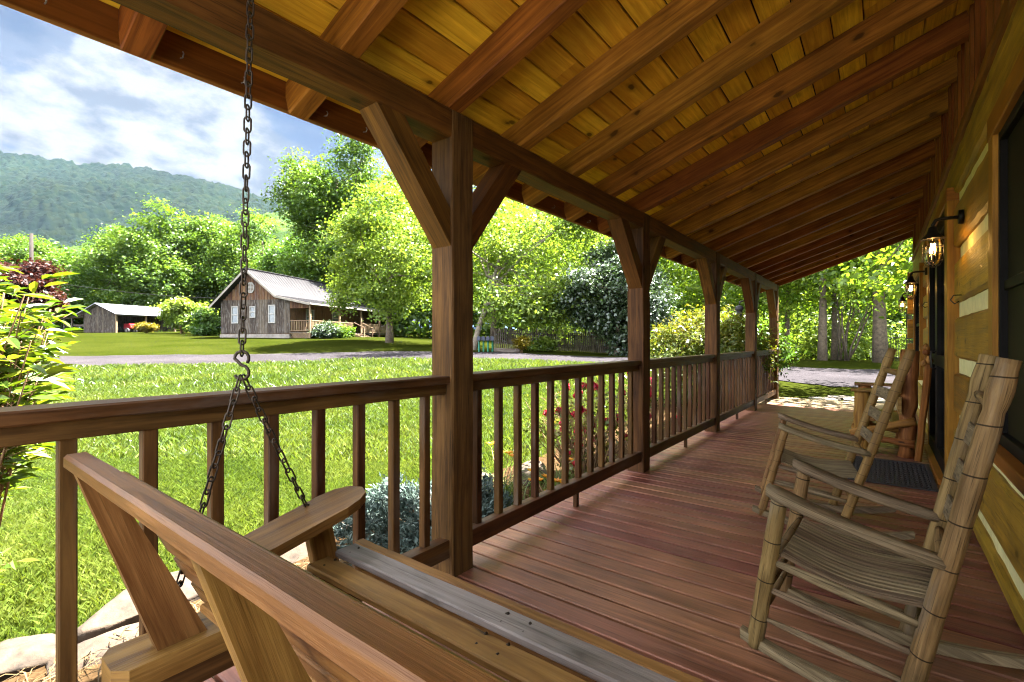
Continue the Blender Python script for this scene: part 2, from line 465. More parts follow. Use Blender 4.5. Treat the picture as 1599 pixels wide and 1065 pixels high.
def forest_mat(name, c1, c2, c3, scale):
    m, n, l, out = newmat(name)
    t = N(n, 'ShaderNodeTexCoord')
    v = N(n, 'ShaderNodeTexVoronoi', inp={'Scale': scale})
    a = N(n, 'ShaderNodeTexNoise', inp={'Scale': scale * 0.05, 'Detail': 4})
    l.new(t.outputs['Object'], v.inputs['Vector'])
    l.new(t.outputs['Object'], a.inputs['Vector'])
    r1 = ramp(n, [(0.15, c1), (0.5, c2), (0.9, c3)])
    l.new(v.outputs['Color'], r1.inputs[0])
    r2 = ramp(n, [(0.35, g3(0.7)), (0.65, g3(1.3))])
    l.new(a.outputs[0], r2.inputs[0])
    c = mixc(n, l, 1, r1.outputs[0], r2.outputs[0], 'MULTIPLY')
    b = N(n, 'ShaderNodeBsdfPrincipled', inp={'Roughness': 1, 'Specular IOR Level': 0.05})
    l.new(c, b.inputs['Base Color'])
    bp = N(n, 'ShaderNodeBump', inp={'Strength': 0.8, 'Distance': 3.0})
    l.new(v.outputs['Distance'], bp.inputs['Height'])
    bp.invert = True
    l.new(bp.outputs[0], b.inputs['Normal'])
    l.new(b.outputs[0], out.inputs[0])
    return m


M['lawn'] = lawn_mat()
M['gravel'] = gravel_mat('pale gravel', (0.022, 0.020, 0.0225), (0.035, 0.0315, 0.035))
M['padgravel'] = gravel_mat('added bounce gravel', (0.18, 0.165, 0.135), (0.31, 0.28, 0.235))  # gravel of the pad added for bounce light
M['mulch'] = gravel_mat('brown mulch', (0.024, 0.014, 0.007), (0.05, 0.031, 0.015))


def glass_mat(name, tint, refl):
    m, n, l, out = newmat(name)
    t = N(n, 'ShaderNodeBsdfTransparent')
    t.inputs[0].default_value = (*tint, 1)
    g = N(n, 'ShaderNodeBsdfGlossy', inp={'Roughness': 0.03})
    fr = N(n, 'ShaderNodeFresnel', inp={'IOR': refl})
    mx = N(n, 'ShaderNodeMixShader')
    l.new(fr.outputs[0], mx.inputs[0])
    l.new(t.outputs[0], mx.inputs[1])
    l.new(g.outputs[0], mx.inputs[2])
    l.new(mx.outputs[0], out.inputs[0])
    return m


M['jar'] = glass_mat('clear lantern glass', (0.97, 0.95, 0.9), 1.4)
M['pane'] = plain('dark window pane', (0.012, 0.014, 0.012), rough=0.06, noise=0.1, spec=0.6)
M['screen'] = plain('dark window screen', (0.016, 0.014, 0.007), rough=0.6, noise=0.3, nscale=3, spec=0.08)
M['doorglass'] = plain('dark door glass', (0.004, 0.0045, 0.004), rough=0.02, noise=0.1, spec=0.5)
M['housepane'] = plain('grey house pane', (0.10, 0.12, 0.13), rough=0.1, noise=0.3, nscale=2, spec=0.7)


def emit(name, col, s):
    m, n, l, out = newmat(name)
    e = N(n, 'ShaderNodeEmission', inp={'Strength': s})
    e.inputs[0].default_value = (*col, 1)
    l.new(e.outputs[0], out.inputs[0])
    return m


M['filament'] = emit('glowing filament', (1.0, 0.62, 0.24), 14.0)
M['bulb'] = glass_mat('amber bulb glass', (1.0, 0.86, 0.6), 1.3)


# ------------------------------------------------------------------ object helpers
def tag(o, label=None, cat=None, group=None, kind=None):
    for k_, v in (('label', label), ('category', cat), ('group', group), ('kind', kind)):
        if v:
            o[k_] = v
    return o


def thing(name, label, cat, loc=(0, 0, 0), group=None):
    o = bpy.data.objects.new(name, None)
    o.empty_display_size = 0.1
    C.objects.link(o)
    o.location = Vector(loc) * K
    o['org'] = list(loc)
    return tag(o, label, cat, group)


def org_of(o):
    s = Vector((0, 0, 0))
    while o is not None:
        if 'org' in o:
            s += Vector(o['org'][:])
        o = o.parent
    return s


class MB:
    """collects shapes (world design coordinates) and links them as one mesh object"""

    def __init__(s):
        s.v, s.f, s.uv, s.r, s.sm = [], [], [], [], []

    def add(s, verts, faces, uvs, rnd=None, smooth=False):
        b = len(s.v)
        s.v.extend([tuple(p) for p in verts])
        rnd = random.random() if rnd is None else rnd
        for f, u in zip(faces, uvs):
            s.f.append(tuple(b + i for i in f))
            s.uv.append(u)
            s.r.append(rnd)
            s.sm.append(smooth)

    def bar(s, p0, p1, w, h, up=(0, 0, 1), ch=0.004, rough=0.0, seg=None, rnd=None):
        """squared timber from p0 to p1; w sideways, h along up; chamfered edges"""
        p0, p1 = Vector(p0), Vector(p1)
        ax = (p1 - p0)
        L = ax.length
        ax.normalize()
        up = Vector(up)
        side = ax.cross(up)
        if side.length < 1e-6:
            side = ax.cross(Vector((1, 0, 0)))
        side.normalize()
        up = side.cross(ax).normalized()
        ch = min(ch, w * 0.3, h * 0.3)
        a, b = w / 2, h / 2
        prof = [(-a + ch, -b), (a - ch, -b), (a, -b + ch), (a, b - ch), (a - ch, b), (-a + ch, b), (-a, b - ch), (-a, -b + ch)]
        n = seg or (max(1, int(L / 0.16)) if rough else 1)
        verts, faces, uvs = [], [], []
        u0, v0 = random.random() * 50, random.random() * 50
        per = [0]
        for i in range(8):
            q0, q1 = prof[i], prof[(i + 1) % 8]
            per.append(per[-1] + math.hypot(q1[0] - q0[0], q1[1] - q0[1]))
        for i in range(n + 1):
            c = p0 + ax * (L * i / n)
            jx = random.uniform(-rough, rough)
            jy = random.uniform(-rough, rough)
            for (x, y) in prof:
                verts.append(c + side * (x + jx + random.uniform(-rough, rough) * 0.5) + up * (y + jy + random.uniform(-rough, rough) * 0.5))
        for i in range(n):
            for j in range(8):
                j2 = (j + 1) % 8
                faces.append((i * 8 + j, i * 8 + j2, (i + 1) * 8 + j2, (i + 1) * 8 + j))
                ua, ub = u0 + L * i / n, u0 + L * (i + 1) / n
                uvs.append(((ua, v0 + per[j]), (ua, v0 + per[j + 1]), (ub, v0 + per[j + 1]), (ub, v0 + per[j])))
        faces.append(tuple(range(7, -1, -1)))
        uvs.append(tuple((u0 + prof[i][0] * 0.3, v0 + prof[i][1]) for i in range(7, -1, -1)))
        faces.append(tuple(n * 8 + i for i in range(8)))
        uvs.append(tuple((u0 + prof[i][0] * 0.3, v0 + prof[i][1]) for i in range(8)))
        s.add(verts, faces, uvs, rnd)
        return s

    def box(s, lo, hi, axis=None, ch=0.003, rough=0.0, rnd=None):
        lo, hi = Vector(lo), Vector(hi)
        d = hi - lo
        c = (lo + hi) / 2
        if axis is None:
            axis = max(range(3), key=lambda i: d[i])
        e = [Vector((1, 0, 0)), Vector((0, 1, 0)), Vector((0, 0, 1))]
        p0 = c - e[axis] * d[axis] / 2
        p1 = c + e[axis] * d[axis] / 2
        if axis == 2:
            return s.bar(p0, p1, d[0], d[1], up=(0, 1, 0), ch=ch, rough=rough, rnd=rnd)
        oth = 1 - axis
        return s.bar(p0, p1, d[oth], d[2], up=(0, 0, 1), ch=ch, rough=rough, rnd=rnd)

    def tube(s, pts, rads, n=8, rnd=None, flat=1.0, cap=True, smooth=True, closed=False, u0=None):
        pts = [Vector(p) for p in pts]
        m = len(pts)
        if not hasattr(rads, '__len__'):
            rads = [rads] * m
        verts, faces, uvs = [], [], []
        v0 = random.random() * 50
        u0 = random.random() * 50 if u0 is None else u0
        t0 = (pts[1] - pts[0]).normalized()
        ref = Vector((0, 0, 1)) if abs(t0.z) < 0.9 else Vector((0, 1, 0))
        d = 0
        ds = []
        for i in range(m):
            if closed:
                t = (pts[(i + 1) % m] - pts[i - 1]).normalized()
            else:
                t = (pts[min(i + 1, m - 1)] - pts[max(i - 1, 0)]).normalized()
            sd = t.cross(ref)
            if sd.length < 1e-4:
                sd = t.cross(Vector((1, 0, 0)))
            sd.normalize()
            up = sd.cross(t).normalized()
            ref = up
            if i:
                d += (pts[i] - pts[i - 1]).length
            ds.append(d)
            for j in range(n):
                a = 2 * math.pi * j / n
                verts.append(pts[i] + sd * (rads[i] * math.cos(a)) + up * (rads[i] * flat * math.sin(a)))
        rm = max(rads)
        mm = m if closed else m - 1
        for i in range(mm):
            i2 = (i + 1) % m
            for j in range(n):
                j2 = (j + 1) % n
                faces.append((i * n + j, i * n + j2, i2 * n + j2, i2 * n + j))
                va, vb = v0 + 2 * math.pi * rm * j / n, v0 + 2 * math.pi * rm * (j + 1) / n
                ua, ub = u0 + ds[i], u0 + (ds[i2] if i2 else d)
                uvs.append(((ua, va), (ua, vb), (ub, vb), (ub, va)))
        s.add(verts, faces, uvs, rnd, smooth)
        if cap and not closed:
            r = s.r[-1]
            b = len(s.v) - len(verts)
            for idx in (list(range(n - 1, -1, -1)), [(m - 1) * n + j for j in range(n)]):
                s.f.append(tuple(b + i for i in idx))
                s.uv.append(tuple((u0 + 0.02 * math.cos(6.28 * q / n), v0 + 0.03 * math.sin(6.28 * q / n)) for q in range(n)))
                s.r.append(r)
                s.sm.append(False)
        return s

    def prism(s, poly, axis_vec, rnd=None):
        """polygon (list of 3-D points, flat) extruded by axis_vec"""
        P = [Vector(p) for p in poly]
        a = Vector(axis_vec)
        n = len(P)
        verts = P + [p + a for p in P]
        u0, v0 = random.random() * 50, random.random() * 50
        e0 = (P[1] - P[0]).normalized()
        nn = a.normalized()
        e1 = nn.cross(e0)
        pl = [((p - P[0]).dot(e0) + u0, (p - P[0]).dot(e1) + v0) for p in P]
        faces = [tuple(range(n - 1, -1, -1)), tuple(range(n, 2 * n))]
        uvs = [tuple(pl[i] for i in range(n - 1, -1, -1)), tuple(pl)]
        for i in range(n):
            j = (i + 1) % n
            L = (P[j] - P[i]).length
            faces.append((i, j, n + j, n + i))
            uvs.append(((u0, v0), (u0 + L, v0), (u0 + L, v0 + a.length), (u0, v0 + a.length)))
        s.add(verts, faces, uvs, rnd)
        return s

    def quad(s, a, b, c, d, rnd=None):
        a, b, c, d = map(Vector, (a, b, c, d))
        u0, v0 = random.random() * 50, random.random() * 50
        L, W = (b - a).length, (d - a).length
        s.add([a, b, c, d], [(0, 1, 2, 3)], [((u0, v0), (u0 + L, v0), (u0 + L, v0 + W), (u0, v0 + W))], rnd)
        return s

    def build(s, name, mat, parent=None, label=None):
        o0 = org_of(parent) if parent is not None else Vector((0, 0, 0))
        me = bpy.data.meshes.new(name)
        vs = [((Vector(p) - o0) * K)[:] for p in s.v]
        me.from_pydata(vs, [], s.f)
        uvl = me.uv_layers.new(name='UVMap')
        uvl.data.foreach_set('uv', np.array([c for f in s.uv for q in f for c in q], dtype=np.float32))
        at = me.attributes.new('rnd', 'FLOAT', 'FACE')
        at.data.foreach_set('value', np.array(s.r, dtype=np.float32))
        me.polygons.foreach_set('use_smooth', np.array(s.sm, dtype=bool))
        me.materials.append(mat)
        me.update()
        o = bpy.data.objects.new(name, me)
        C.objects.link(o)
        if parent is not None:
            o.parent = parent
        if label:
            o['label'] = label
        return o


def np_mesh(name, verts, faces, mat, parent=None, rnd=None, smooth=False, org=None):
    """fast mesh from numpy arrays; faces (n, k)"""
    o0 = np.array(org if org is not None else (org_of(parent)[:] if parent is not None else (0, 0, 0)), dtype=np.float64)
    v = ((np.asarray(verts) - o0) * K).astype(np.float32)
    f = np.asarray(faces, dtype=np.int32)
    me = bpy.data.meshes.new(name)
    me.vertices.add(len(v))
    me.vertices.foreach_set('co', v.ravel())
    k_ = f.shape[1]
    me.loops.add(f.size)
    me.loops.foreach_set('vertex_index', f.ravel())
    me.polygons.add(len(f))
    me.polygons.foreach_set('loop_start', np.arange(0, f.size, k_, dtype=np.int32))
    me.polygons.foreach_set('loop_total', np.full(len(f), k_, dtype=np.int32))
    if rnd is not None:
        at = me.attributes.new('rnd', 'FLOAT', 'FACE')
        at.data.foreach_set('value', np.asarray(rnd, dtype=np.float32))
    if smooth:
        me.polygons.foreach_set('use_smooth', np.ones(len(f), dtype=bool))
    me.materials.append(mat)
    me.update(calc_edges=True)
    me.validate()
    o = bpy.data.objects.new(name, me)
    C.objects.link(o)
    if parent is not None:
        o.parent = parent
    return o


def copy_tree(o, parent=None):
    c = o.copy()
    C.objects.link(c)
    c.parent = parent
    for ch in [x for x in bpy.data.objects if x.parent == o]:
        copy_tree(ch, c)
    return c


def unit(a):
    return a / np.maximum(np.linalg.norm(a, axis=-1, keepdims=True), 1e-9)


def leaves(name, pos, nrm, size, rnd, mat, parent=None, aspect=0.55, fold=0.18, tang=None):
    n = len(pos)
    nrm = unit(nrm)
    t = RS.normal(size=(n, 3)) if tang is None else tang
    t = unit(t - (t * nrm).sum(1, keepdims=True) * nrm)
    b = np.cross(nrm, t)
    s = np.asarray(size).reshape(-1, 1)
    v = np.empty((n, 4, 3))
    v[:, 0] = pos - t * s * 0.5
    v[:, 1] = pos + b * s * 0.5 * aspect + nrm * s * fold - t * s * 0.05
    v[:, 2] = pos + t * s * 0.5
    v[:, 3] = pos - b * s * 0.5 * aspect + nrm * s * fold - t * s * 0.05
    return np_mesh(name, v.reshape(-1, 3), np.arange(4 * n).reshape(n, 4), mat, parent, rnd)


def crown(blobs, clumps, per, spread, shell=0.45, rs=RS, holes=0.0):
    """leaf positions in clumps over a set of ellipsoids (cx,cy,cz,rx,ry,rz)"""
    B = np.array(blobs, dtype=float)
    w = (B[:, 3] * B[:, 4] * B[:, 5]) ** (2 / 3)
    idx = rs.choice(len(B), clumps, p=w / w.sum())
    d = unit(rs.normal(size=(clumps, 3)))
    rad = rs.uniform(0, 1, (clumps, 1)) ** shell
    c = B[idx, :3] + d * rad * B[idx, 3:6] * rs.uniform(0.85, 1.12, (clumps, 1))
    cr = rs.uniform(0, 1, clumps)
    npos = np.repeat(c, per, axis=0) + rs.normal(size=(clumps * per, 3)) * spread * np.repeat(rs.uniform(0.6, 1.3, (clumps, 1)), per, axis=0) * np.array([1, 1, 0.62])
    out = np.repeat(d, per, axis=0)
    nrm = out * 0.5 + np.array([0, 0, 0.75]) + rs.normal(size=npos.shape) * 0.55
    rnd = np.clip(0.5 * np.repeat(cr, per) + 0.5 * rs.uniform(0, 1, len(npos)), 0, 1)
    return npos, nrm, rnd, c


def limb(p0, p1, r0, r1, sag=0.1, n=5):
    p0, p1 = Vector(p0), Vector(p1)
    pts, rr = [], []
    L = (p1 - p0).length
    off = Vector((random.uniform(-1, 1), random.uniform(-1, 1), random.uniform(-0.2, 1))) * L * sag
    for i in range(n + 1):
        t = i / n
        pts.append(p0.lerp(p1, t) + off * math.sin(math.pi * t) + Vector((random.uniform(-1, 1), random.uniform(-1, 1), 0)) * L * 0.015)
        rr.append(r0 + (r1 - r0) * t)
    return pts, rr


def make_tree(name, label, cat, base, blobs, clumps, per, spread, lsize, mat, trunk_r, trunk_top, bark='bark', group=None, limbs=12, lean=(0, 0), shell=0.45, aspect=0.6, limb_r=0.35, flare=1.35):
    """base (x,y,z); blobs relative to base"""
    t = thing(name, label, cat, base, group)
    b = Vector(base)
    bl = [(b.x + q[0], b.y + q[1], b.z + q[2], *q[3:]) for q in blobs]
    pos, nrm, rnd, cl = crown(bl, clumps, per, spread, shell)
    sz = lsize * RS.uniform(0.7, 1.3, len(pos))
    leaves('crown', pos, nrm, sz, rnd, mat, t, aspect=aspect)
    m = MB()
    top = b + Vector((lean[0], lean[1], trunk_top))
    npt = 9
    pts, rr = [], []
    for i in range(npt):
        q = i / (npt - 1)
        pts.append(b.lerp(top, q) + Vector((random.uniform(-1, 1), random.uniform(-1, 1), 0)) * trunk_r * 0.25 * (0 if i == 0 else 1) - Vector((0, 0, 0.15 if i == 0 else 0)))
        rr.append(trunk_r * ((flare if i == 0 else 1.0 if i > 1 else 1.1) * (1 - 0.6 * q)))
    m.tube(pts, rr, 10)
    ends = cl[RS.choice(len(cl), min(limbs, len(cl)), replace=False)]
    for e in ends:
        q = random.uniform(0.35, 0.98)
        i = min(npt - 2, int(q * (npt - 1)))
        st = pts[i].lerp(pts[i + 1], q * (npt - 1) - i)
        r0 = trunk_r * limb_r * (1.15 - 0.6 * q)
        lp, lr = limb(st, e, r0, r0 * 0.22, 0.12)
        m.tube(lp, lr, 6)
        for _ in range(2):
            k_ = random.randint(2, 4)
            e2 = lp[k_] + Vector((random.uniform(-1, 1), random.uniform(-1, 1), random.uniform(0, 1))) * (Vector(e) - st).length * 0.3
            sp, sr = limb(lp[k_], e2, lr[k_] * 0.6, lr[k_] * 0.15, 0.1, 3)
            m.tube(sp, sr, 5)
    m.build('trunk', M[bark], t)
    return t


# ------------------------------------------------------------------ terrain
def zc(px, D, y):
    """height of the ground seen at photo row y"""
    p = ray(px, D)
    return (p[0], p[1], EYE - (y - 533) * D / 750)


road_rows = [(-300, 14, 575, 18, 561), (0, 16, 575, 20, 558), (200, 16.7, 573.5, 20.8, 556), (300, 17, 572, 21, 555), (450, 17.6, 567, 21.8, 553),
             (640, 18, 562, 22, 549.5), (760, 17.5, 562, 21.5, 551), (900, 16.5, 568, 20.0, 557), (1000, 15, 572, 18.8, 560), (1150, 12.5, 588, 17, 570),
             (1300, 11.2, 605, 16, 577), (1450, 10.8, 611, 15.5, 580), (1650, 10.8, 615, 15.5, 582)]
CP = []
for px, d0, y0, d1, y1 in road_rows:
    CP += [zc(px, d0, y0), zc(px, d1, y1)]
CP += [(-2, -3, -.46), (-2, 0, -.45), (-4, 0, -.43), (-2, 4, -.36), (-2, 8, -.16), (-1.8, 10.4, -.08), (0, 10.8, -.05), (3, 11, -.04), (-6, 2, -.33), (-9, 4, -.18), (-6, -6, -.45), (-12, 2, -.1),
       (-5, 7, -.2), (3, -3, -.45), (3, 4, -.4), (10, 0, -.4), (0, -14, -.5), (20, 8, 0), (-20, -10, -.1), (-40, -10, .9)]
CP += [zc(-200, 40, 527), zc(0, 48, 521), zc(200, 50, 519.5), zc(400, 33, 527), zc(300, 40, 523), zc(608, 27, 535.5), zc(740, 24, 547), zc(850, 24, 548), zc(850, 32, 540), zc(980, 23, 556),
       zc(1100, 22, 562), zc(1230, 20, 563), zc(1375, 19.5, 567), zc(1375, 36, 548), zc(1100, 36, 545), zc(600, 45, 526), zc(0, 75, 515), zc(300, 75, 515), zc(800, 60, 522), zc(1300, 60, 528), zc(1600, 40, 545)]
CP = np.array(CP)


def tps_fit(P, z, lam=0.02):
    n = len(P)
    d = np.linalg.norm(P[:, None] - P[None], axis=2)
    Kx = np.where(d > 0, d * d * np.log(np.maximum(d, 1e-9)), 0)
    A = np.zeros((n + 3, n + 3))
    A[:n, :n] = Kx + lam * np.eye(n)
    A[:n, n] = 1
    A[:n, n + 1:] = P
    A[n, :n] = 1
    A[n + 1:, :n] = P.T
    return np.linalg.solve(A, np.concatenate([z, [0, 0, 0]]))


_W = tps_fit(CP[:, :2], CP[:, 2])


def ground(x, y):
    x, y = np.atleast_1d(np.asarray(x, float)), np.atleast_1d(np.asarray(y, float))
    sh = x.shape
    q = np.stack([x.ravel(), y.ravel()], 1)
    r = np.linalg.norm(q, axis=1, keepdims=True)
    qc = np.where(r > 95, q * 95 / np.maximum(r, 1e-9), q)
    out = np.empty(len(q))
    for i in range(0, len(q), 20000):
        s = qc[i:i + 20000]
        d = np.linalg.norm(s[:, None] - CP[None, :, :2], axis=2)
        kx = np.where(d > 0, d * d * np.log(np.maximum(d, 1e-9)), 0)
        n = len(CP)
        out[i:i + 20000] = kx @ _W[:n] + _W[n] + s @ _W[n + 1:]
    out = np.clip(out, -1.2, 4.5)
    under = (q[:, 0] > -1.75) & (q[:, 1] < 10.5)
    out = np.where(under, np.minimum(out, -0.2), out)
    return out.reshape(sh)


def gz(x, y):
    return float(ground(x, y)[0])


def vnoise(x, y, seed=0):
    xi, yi = np.floor(x).astype(int), np.floor(y).astype(int)
    xf, yf = x - xi, y - yi
    xf, yf = xf * xf * (3 - 2 * xf), yf * yf * (3 - 2 * yf)

    def h(a, b):
        s = np.sin(a * 127.1 + b * 311.7 + seed * 74.7) * 43758.5453
        return s - np.floor(s)
    return (h(xi, yi) * (1 - xf) + h(xi + 1, yi) * xf) * (1 - yf) + (h(xi, yi + 1) * (1 - xf) + h(xi + 1, yi + 1) * xf) * yf


def grid_faces(nr, nc):
    i = np.arange(nr - 1)[:, None] * nc + np.arange(nc - 1)[None]
    return np.stack([i, i + 1, i + nc + 1, i + nc], 2).reshape(-1, 4)


rr = np.concatenate([np.linspace(0.3, 3, 16), np.linspace(3.2, 30, 110), np.geomspace(30.8, 1850, 66)])
aa = np.linspace(0, 2 * math.pi, 361)
RR, AA = np.meshgrid(rr, aa, indexing='ij')
gx, gy = RR * np.cos(AA), RR * np.sin(AA)
gzv = ground(gx, gy)
lawn = np_mesh('lawn', np.stack([gx, gy, gzv], 2).reshape(-1, 3), grid_faces(len(rr), len(aa))[:, ::-1], M['lawn'], smooth=True)
lawn['kind'] = 'structure'

# gravel drive: sheet that follows the ground
rows = []
rp = np.array([r[0] for r in road_rows], float)
for px in np.linspace(-300, 1650, 260):
    d0 = np.interp(px, rp, [r[1] for r in road_rows]) + 0.25 * (vnoise(np.array([px * 0.05]), np.array([0.5]), 3)[0] - 0.5)
    d1 = np.interp(px, rp, [r[3] for r in road_rows]) + 0.4 * (vnoise(np.array([px * 0.05]), np.array([9.5]), 5)[0] - 0.5)
    rows.append([ray(px, d0 + (d1 - d0) * q) for q in np.linspace(0, 1, 14)])
rows = np.array(rows)
rz = ground(rows[..., 0], rows[..., 1]) + 0.02
drive = np_mesh('gravel_drive', np.concatenate([rows, rz[..., None]], 2).reshape(-1, 3), grid_faces(260, 14)[:, ::-1], M['gravel'], smooth=True)
drive['kind'] = 'structure'

pgx, pgy = np.meshgrid(np.linspace(-4.5, 7.0, 40), np.linspace(-9.0, -1.3, 30), indexing='ij')  # unseen gravel pad added behind the camera to bounce sun onto the ceiling
pgx = pgx + 0.25 * (vnoise(pgy * 0.9, pgx * 0.2, 12) - 0.5)
pgz = ground(pgx, pgy) + 0.015
pad = np_mesh('bounce_pad', np.stack([pgx, pgy, pgz], 2).reshape(-1, 3), grid_faces(40, 30)[:, ::-1], M['padgravel'], smooth=True)
pad['kind'] = 'structure'

# planting bed beside the porch
bx = np.linspace(-3.25, -1.7, 24)
by = np.linspace(-2.5, 9.9, 90)
BX, BY = np.meshgrid(bx, by, indexing='ij')
BX = BX + (0.12 * (vnoise(BY * 1.1, BX * 0, 8) - 0.5)) * (BX < -3.0)
bz = ground(BX, BY) + 0.012 + 0.02 * vnoise(BX * 9, BY * 9, 2)
bed = np_mesh('flower_bed', np.stack([BX, BY, bz], 2).reshape(-1, 3), grid_faces(24, 90)[:, ::-1], M['mulch'], smooth=True)
bed['kind'] = 'structure'

# grass blades over the near lawn
def grass_area(n, dmin, dmax, hgt, wid, pxr=(-350, 1000)):
    px = RS.uniform(pxr[0], pxr[1], n)
    D = np.sqrt(RS.uniform(dmin ** 2, dmax ** 2, n))
    u = (px - 799.5) / 750
    x = D * (-math.sin(YAW) + u * math.cos(YAW))
    y = D * (math.cos(YAW) + u * math.sin(YAW))
    lim = np.interp(px, rp, [r[1] for r in road_rows])
    ok = (D < lim + 0.15) & (x < -3.2 + 0.15 * (vnoise(y * 1.1, y * 0, 8) - 0.5))
    x, y, D = x[ok], y[ok], D[ok]
    n = len(x)
    z = ground(x, y)
    hh = hgt * RS.uniform(0.5, 1.3, n) * (0.7 + 0.7 * vnoise(x * 1.3, y * 1.3, 4)) * np.where(D > np.interp((x * 0), [0], [0]) + 12, 1.25, 1)
    a = RS.uniform(0, 2 * math.pi, n)
    w = wid * RS.uniform(0.6, 1.3, n)
    ln = RS.normal(size=(n, 2)) * 0.45
    v = np.empty((n, 4, 3))
    base = np.stack([x, y, z - 0.01], 1)
    sd = np.stack([np.cos(a), np.sin(a), 0 * a], 1) * w[:, None] * 0.5
    mid = base + np.stack([ln[:, 0] * hh * 0.3, ln[:, 1] * hh * 0.3, hh * 0.6], 1)
    tip = base + np.stack([ln[:, 0] * hh, ln[:, 1] * hh, hh], 1)
    v[:, 0], v[:, 1], v[:, 2], v[:, 3] = base - sd, base + sd, mid + sd * 0.8, tip
    rnd = np.clip(0.55 * vnoise(x * 0.9, y * 0.9, 6) + 0.3 * vnoise(x * 4, y * 4, 7) + RS.uniform(-0.1, 0.35, n), 0, 1)
    return v.reshape(-1, 3), rnd


gv, gr_ = [], []
for args in ((210000, 2.2, 5.5, 0.055, 0.0055), (110000, 5.5, 11, 0.07, 0.014), (70000, 11, 18.5, 0.085, 0.026)):
    a, b = grass_area(*args)
    gv.append(a)
    gr_.append(b)
gv, gr_ = np.concatenate(gv), np.concatenate(gr_)
grass = np_mesh('grass', gv, np.arange(len(gv)).reshape(-1, 4), M['grass'], rnd=gr_)
tag(grass, 'bright green mown grass blades covering the lawn by the porch', 'grass', kind='stuff')

# mountain and nearer wooded hill
def ridge_mesh(name, pxs, ys, d0, d1, z0, cols, rows_, bump, cell, mat, seed, rough):
    px = np.linspace(pxs[0], pxs[-1], cols)
    t = np.linspace(0, 1.25, rows_)
    PX, T = np.meshgrid(px, t, indexing='ij')
    D = d0 + (d1 - d0) * T
    yr = np.interp(PX, pxs, ys)
    zr = EYE + (533 - yr) / 750 * d1 - bump * 0.5
    u = (PX - 799.5) / 750
    x = D * (-math.sin(YAW) + u * math.cos(YAW))
    y = D * (math.cos(YAW) + u * math.sin(YAW))
    prof = np.where(T <= 1, np.clip(T, 0, 1) ** 1.05, 1 - 1.5 * (T - 1))
    z = z0 + (zr - z0) * prof
    big = (vnoise(x / rough, y / rough, seed) - 0.5) + 0.5 * (vnoise(x / rough * 2.3, y / rough * 2.3, seed + 1) - 0.5)
    z = z + big * (zr - z0) * 0.16 * np.sin(np.clip(T, 0, 1) * math.pi) ** 1
    z = z + bump * (np.maximum(vnoise(x / cell, y / cell, seed + 2), vnoise(x / cell + 7.3, y / cell + 3.1, seed + 3)) - 0.5) + bump * 0.7 * vnoise(x / cell * 2.1, y / cell * 2.1, seed + 5)
    o = np_mesh(name, np.stack([x, y, z], 2).reshape(-1, 3), grid_faces(cols, rows_)[:, ::-1], mat, smooth=True)
    o['kind'] = 'structure'
    return o


M['mountain'] = forest_mat('far wooded slope', (0.0017, 0.0043, 0.0017), (0.0026, 0.0068, 0.0026), (0.0068, 0.0102, 0.0026), 0.085)
M['hillwood'] = forest_mat('near wooded slope', (0.010, 0.023, 0.006), (0.020, 0.038, 0.007), (0.035, 0.055, 0.012), 0.15)
ridge_mesh('mountain', [-500, -200, 0, 60, 130, 200, 300, 350, 400, 450, 520, 620, 900, 1300], [215, 222, 237, 245, 256, 258, 277, 290, 305, 320, 345, 380, 420, 440], 620, 1500, 25, 620, 230, 17, 15, M['mountain'], 3, 240)
ridge_mesh('hill', [-500, -100, 60, 150, 220, 300, 340, 400, 460, 560, 800, 1500], [400, 395, 392, 385, 378, 366, 352, 338, 330, 318, 350, 400], 150, 380, 8, 420, 90, 7, 8, M['hillwood'], 9, 90)

# ------------------------------------------------------------------ the log cabin and its porch
PX_IN, PW = -1.53, 0.14
POST_Y = [-0.64, 1.549, 3.735, 5.92, 8.07, 10.03]
RAF_Y = [1.57 + 0.541 * k_ for k_ in range(-4, 17)]
SL = 0.348
WALL = 0.40


def rz_bot(x):
    return 2.12 + SL * (x - PX_IN)


cabin = thing('log_cabin', 'honey stained log cabin with white chinking and a long timber porch', 'house', (1.6, 4.5, -0.3))

# deck
m = MB()
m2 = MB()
y = -0.66
bw = 0.118
while y < 10.40:
    w = min(bw, 10.46 - y)
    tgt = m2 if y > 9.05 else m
    tgt.bar((-1.72, y + w / 2, -0.016), (WALL + 0.02, y + w / 2, -0.016), w - 0.015, 0.032, ch=0.004, seg=6, rough=0.0009)
    y += bw
m.build('deck', M['deck'], cabin)
m2.build('deck', M['deckend'], cabin, 'paler boards at the far end of the deck')
m = MB()
m.box((-1.70, -0.66, -0.62), (-1.66, 10.45, -0.033), ch=0.003)
m.box((-1.66, 10.40, -0.5), (WALL, 10.44, -0.033), ch=0.003)
for q in np.arange(-0.5, 10.4, 0.5):
    m.box((-1.655, q, -0.19), (WALL, q + 0.045, -0.034), ch=0.002)
m.build('deck_frame', M['rail'], cabin)

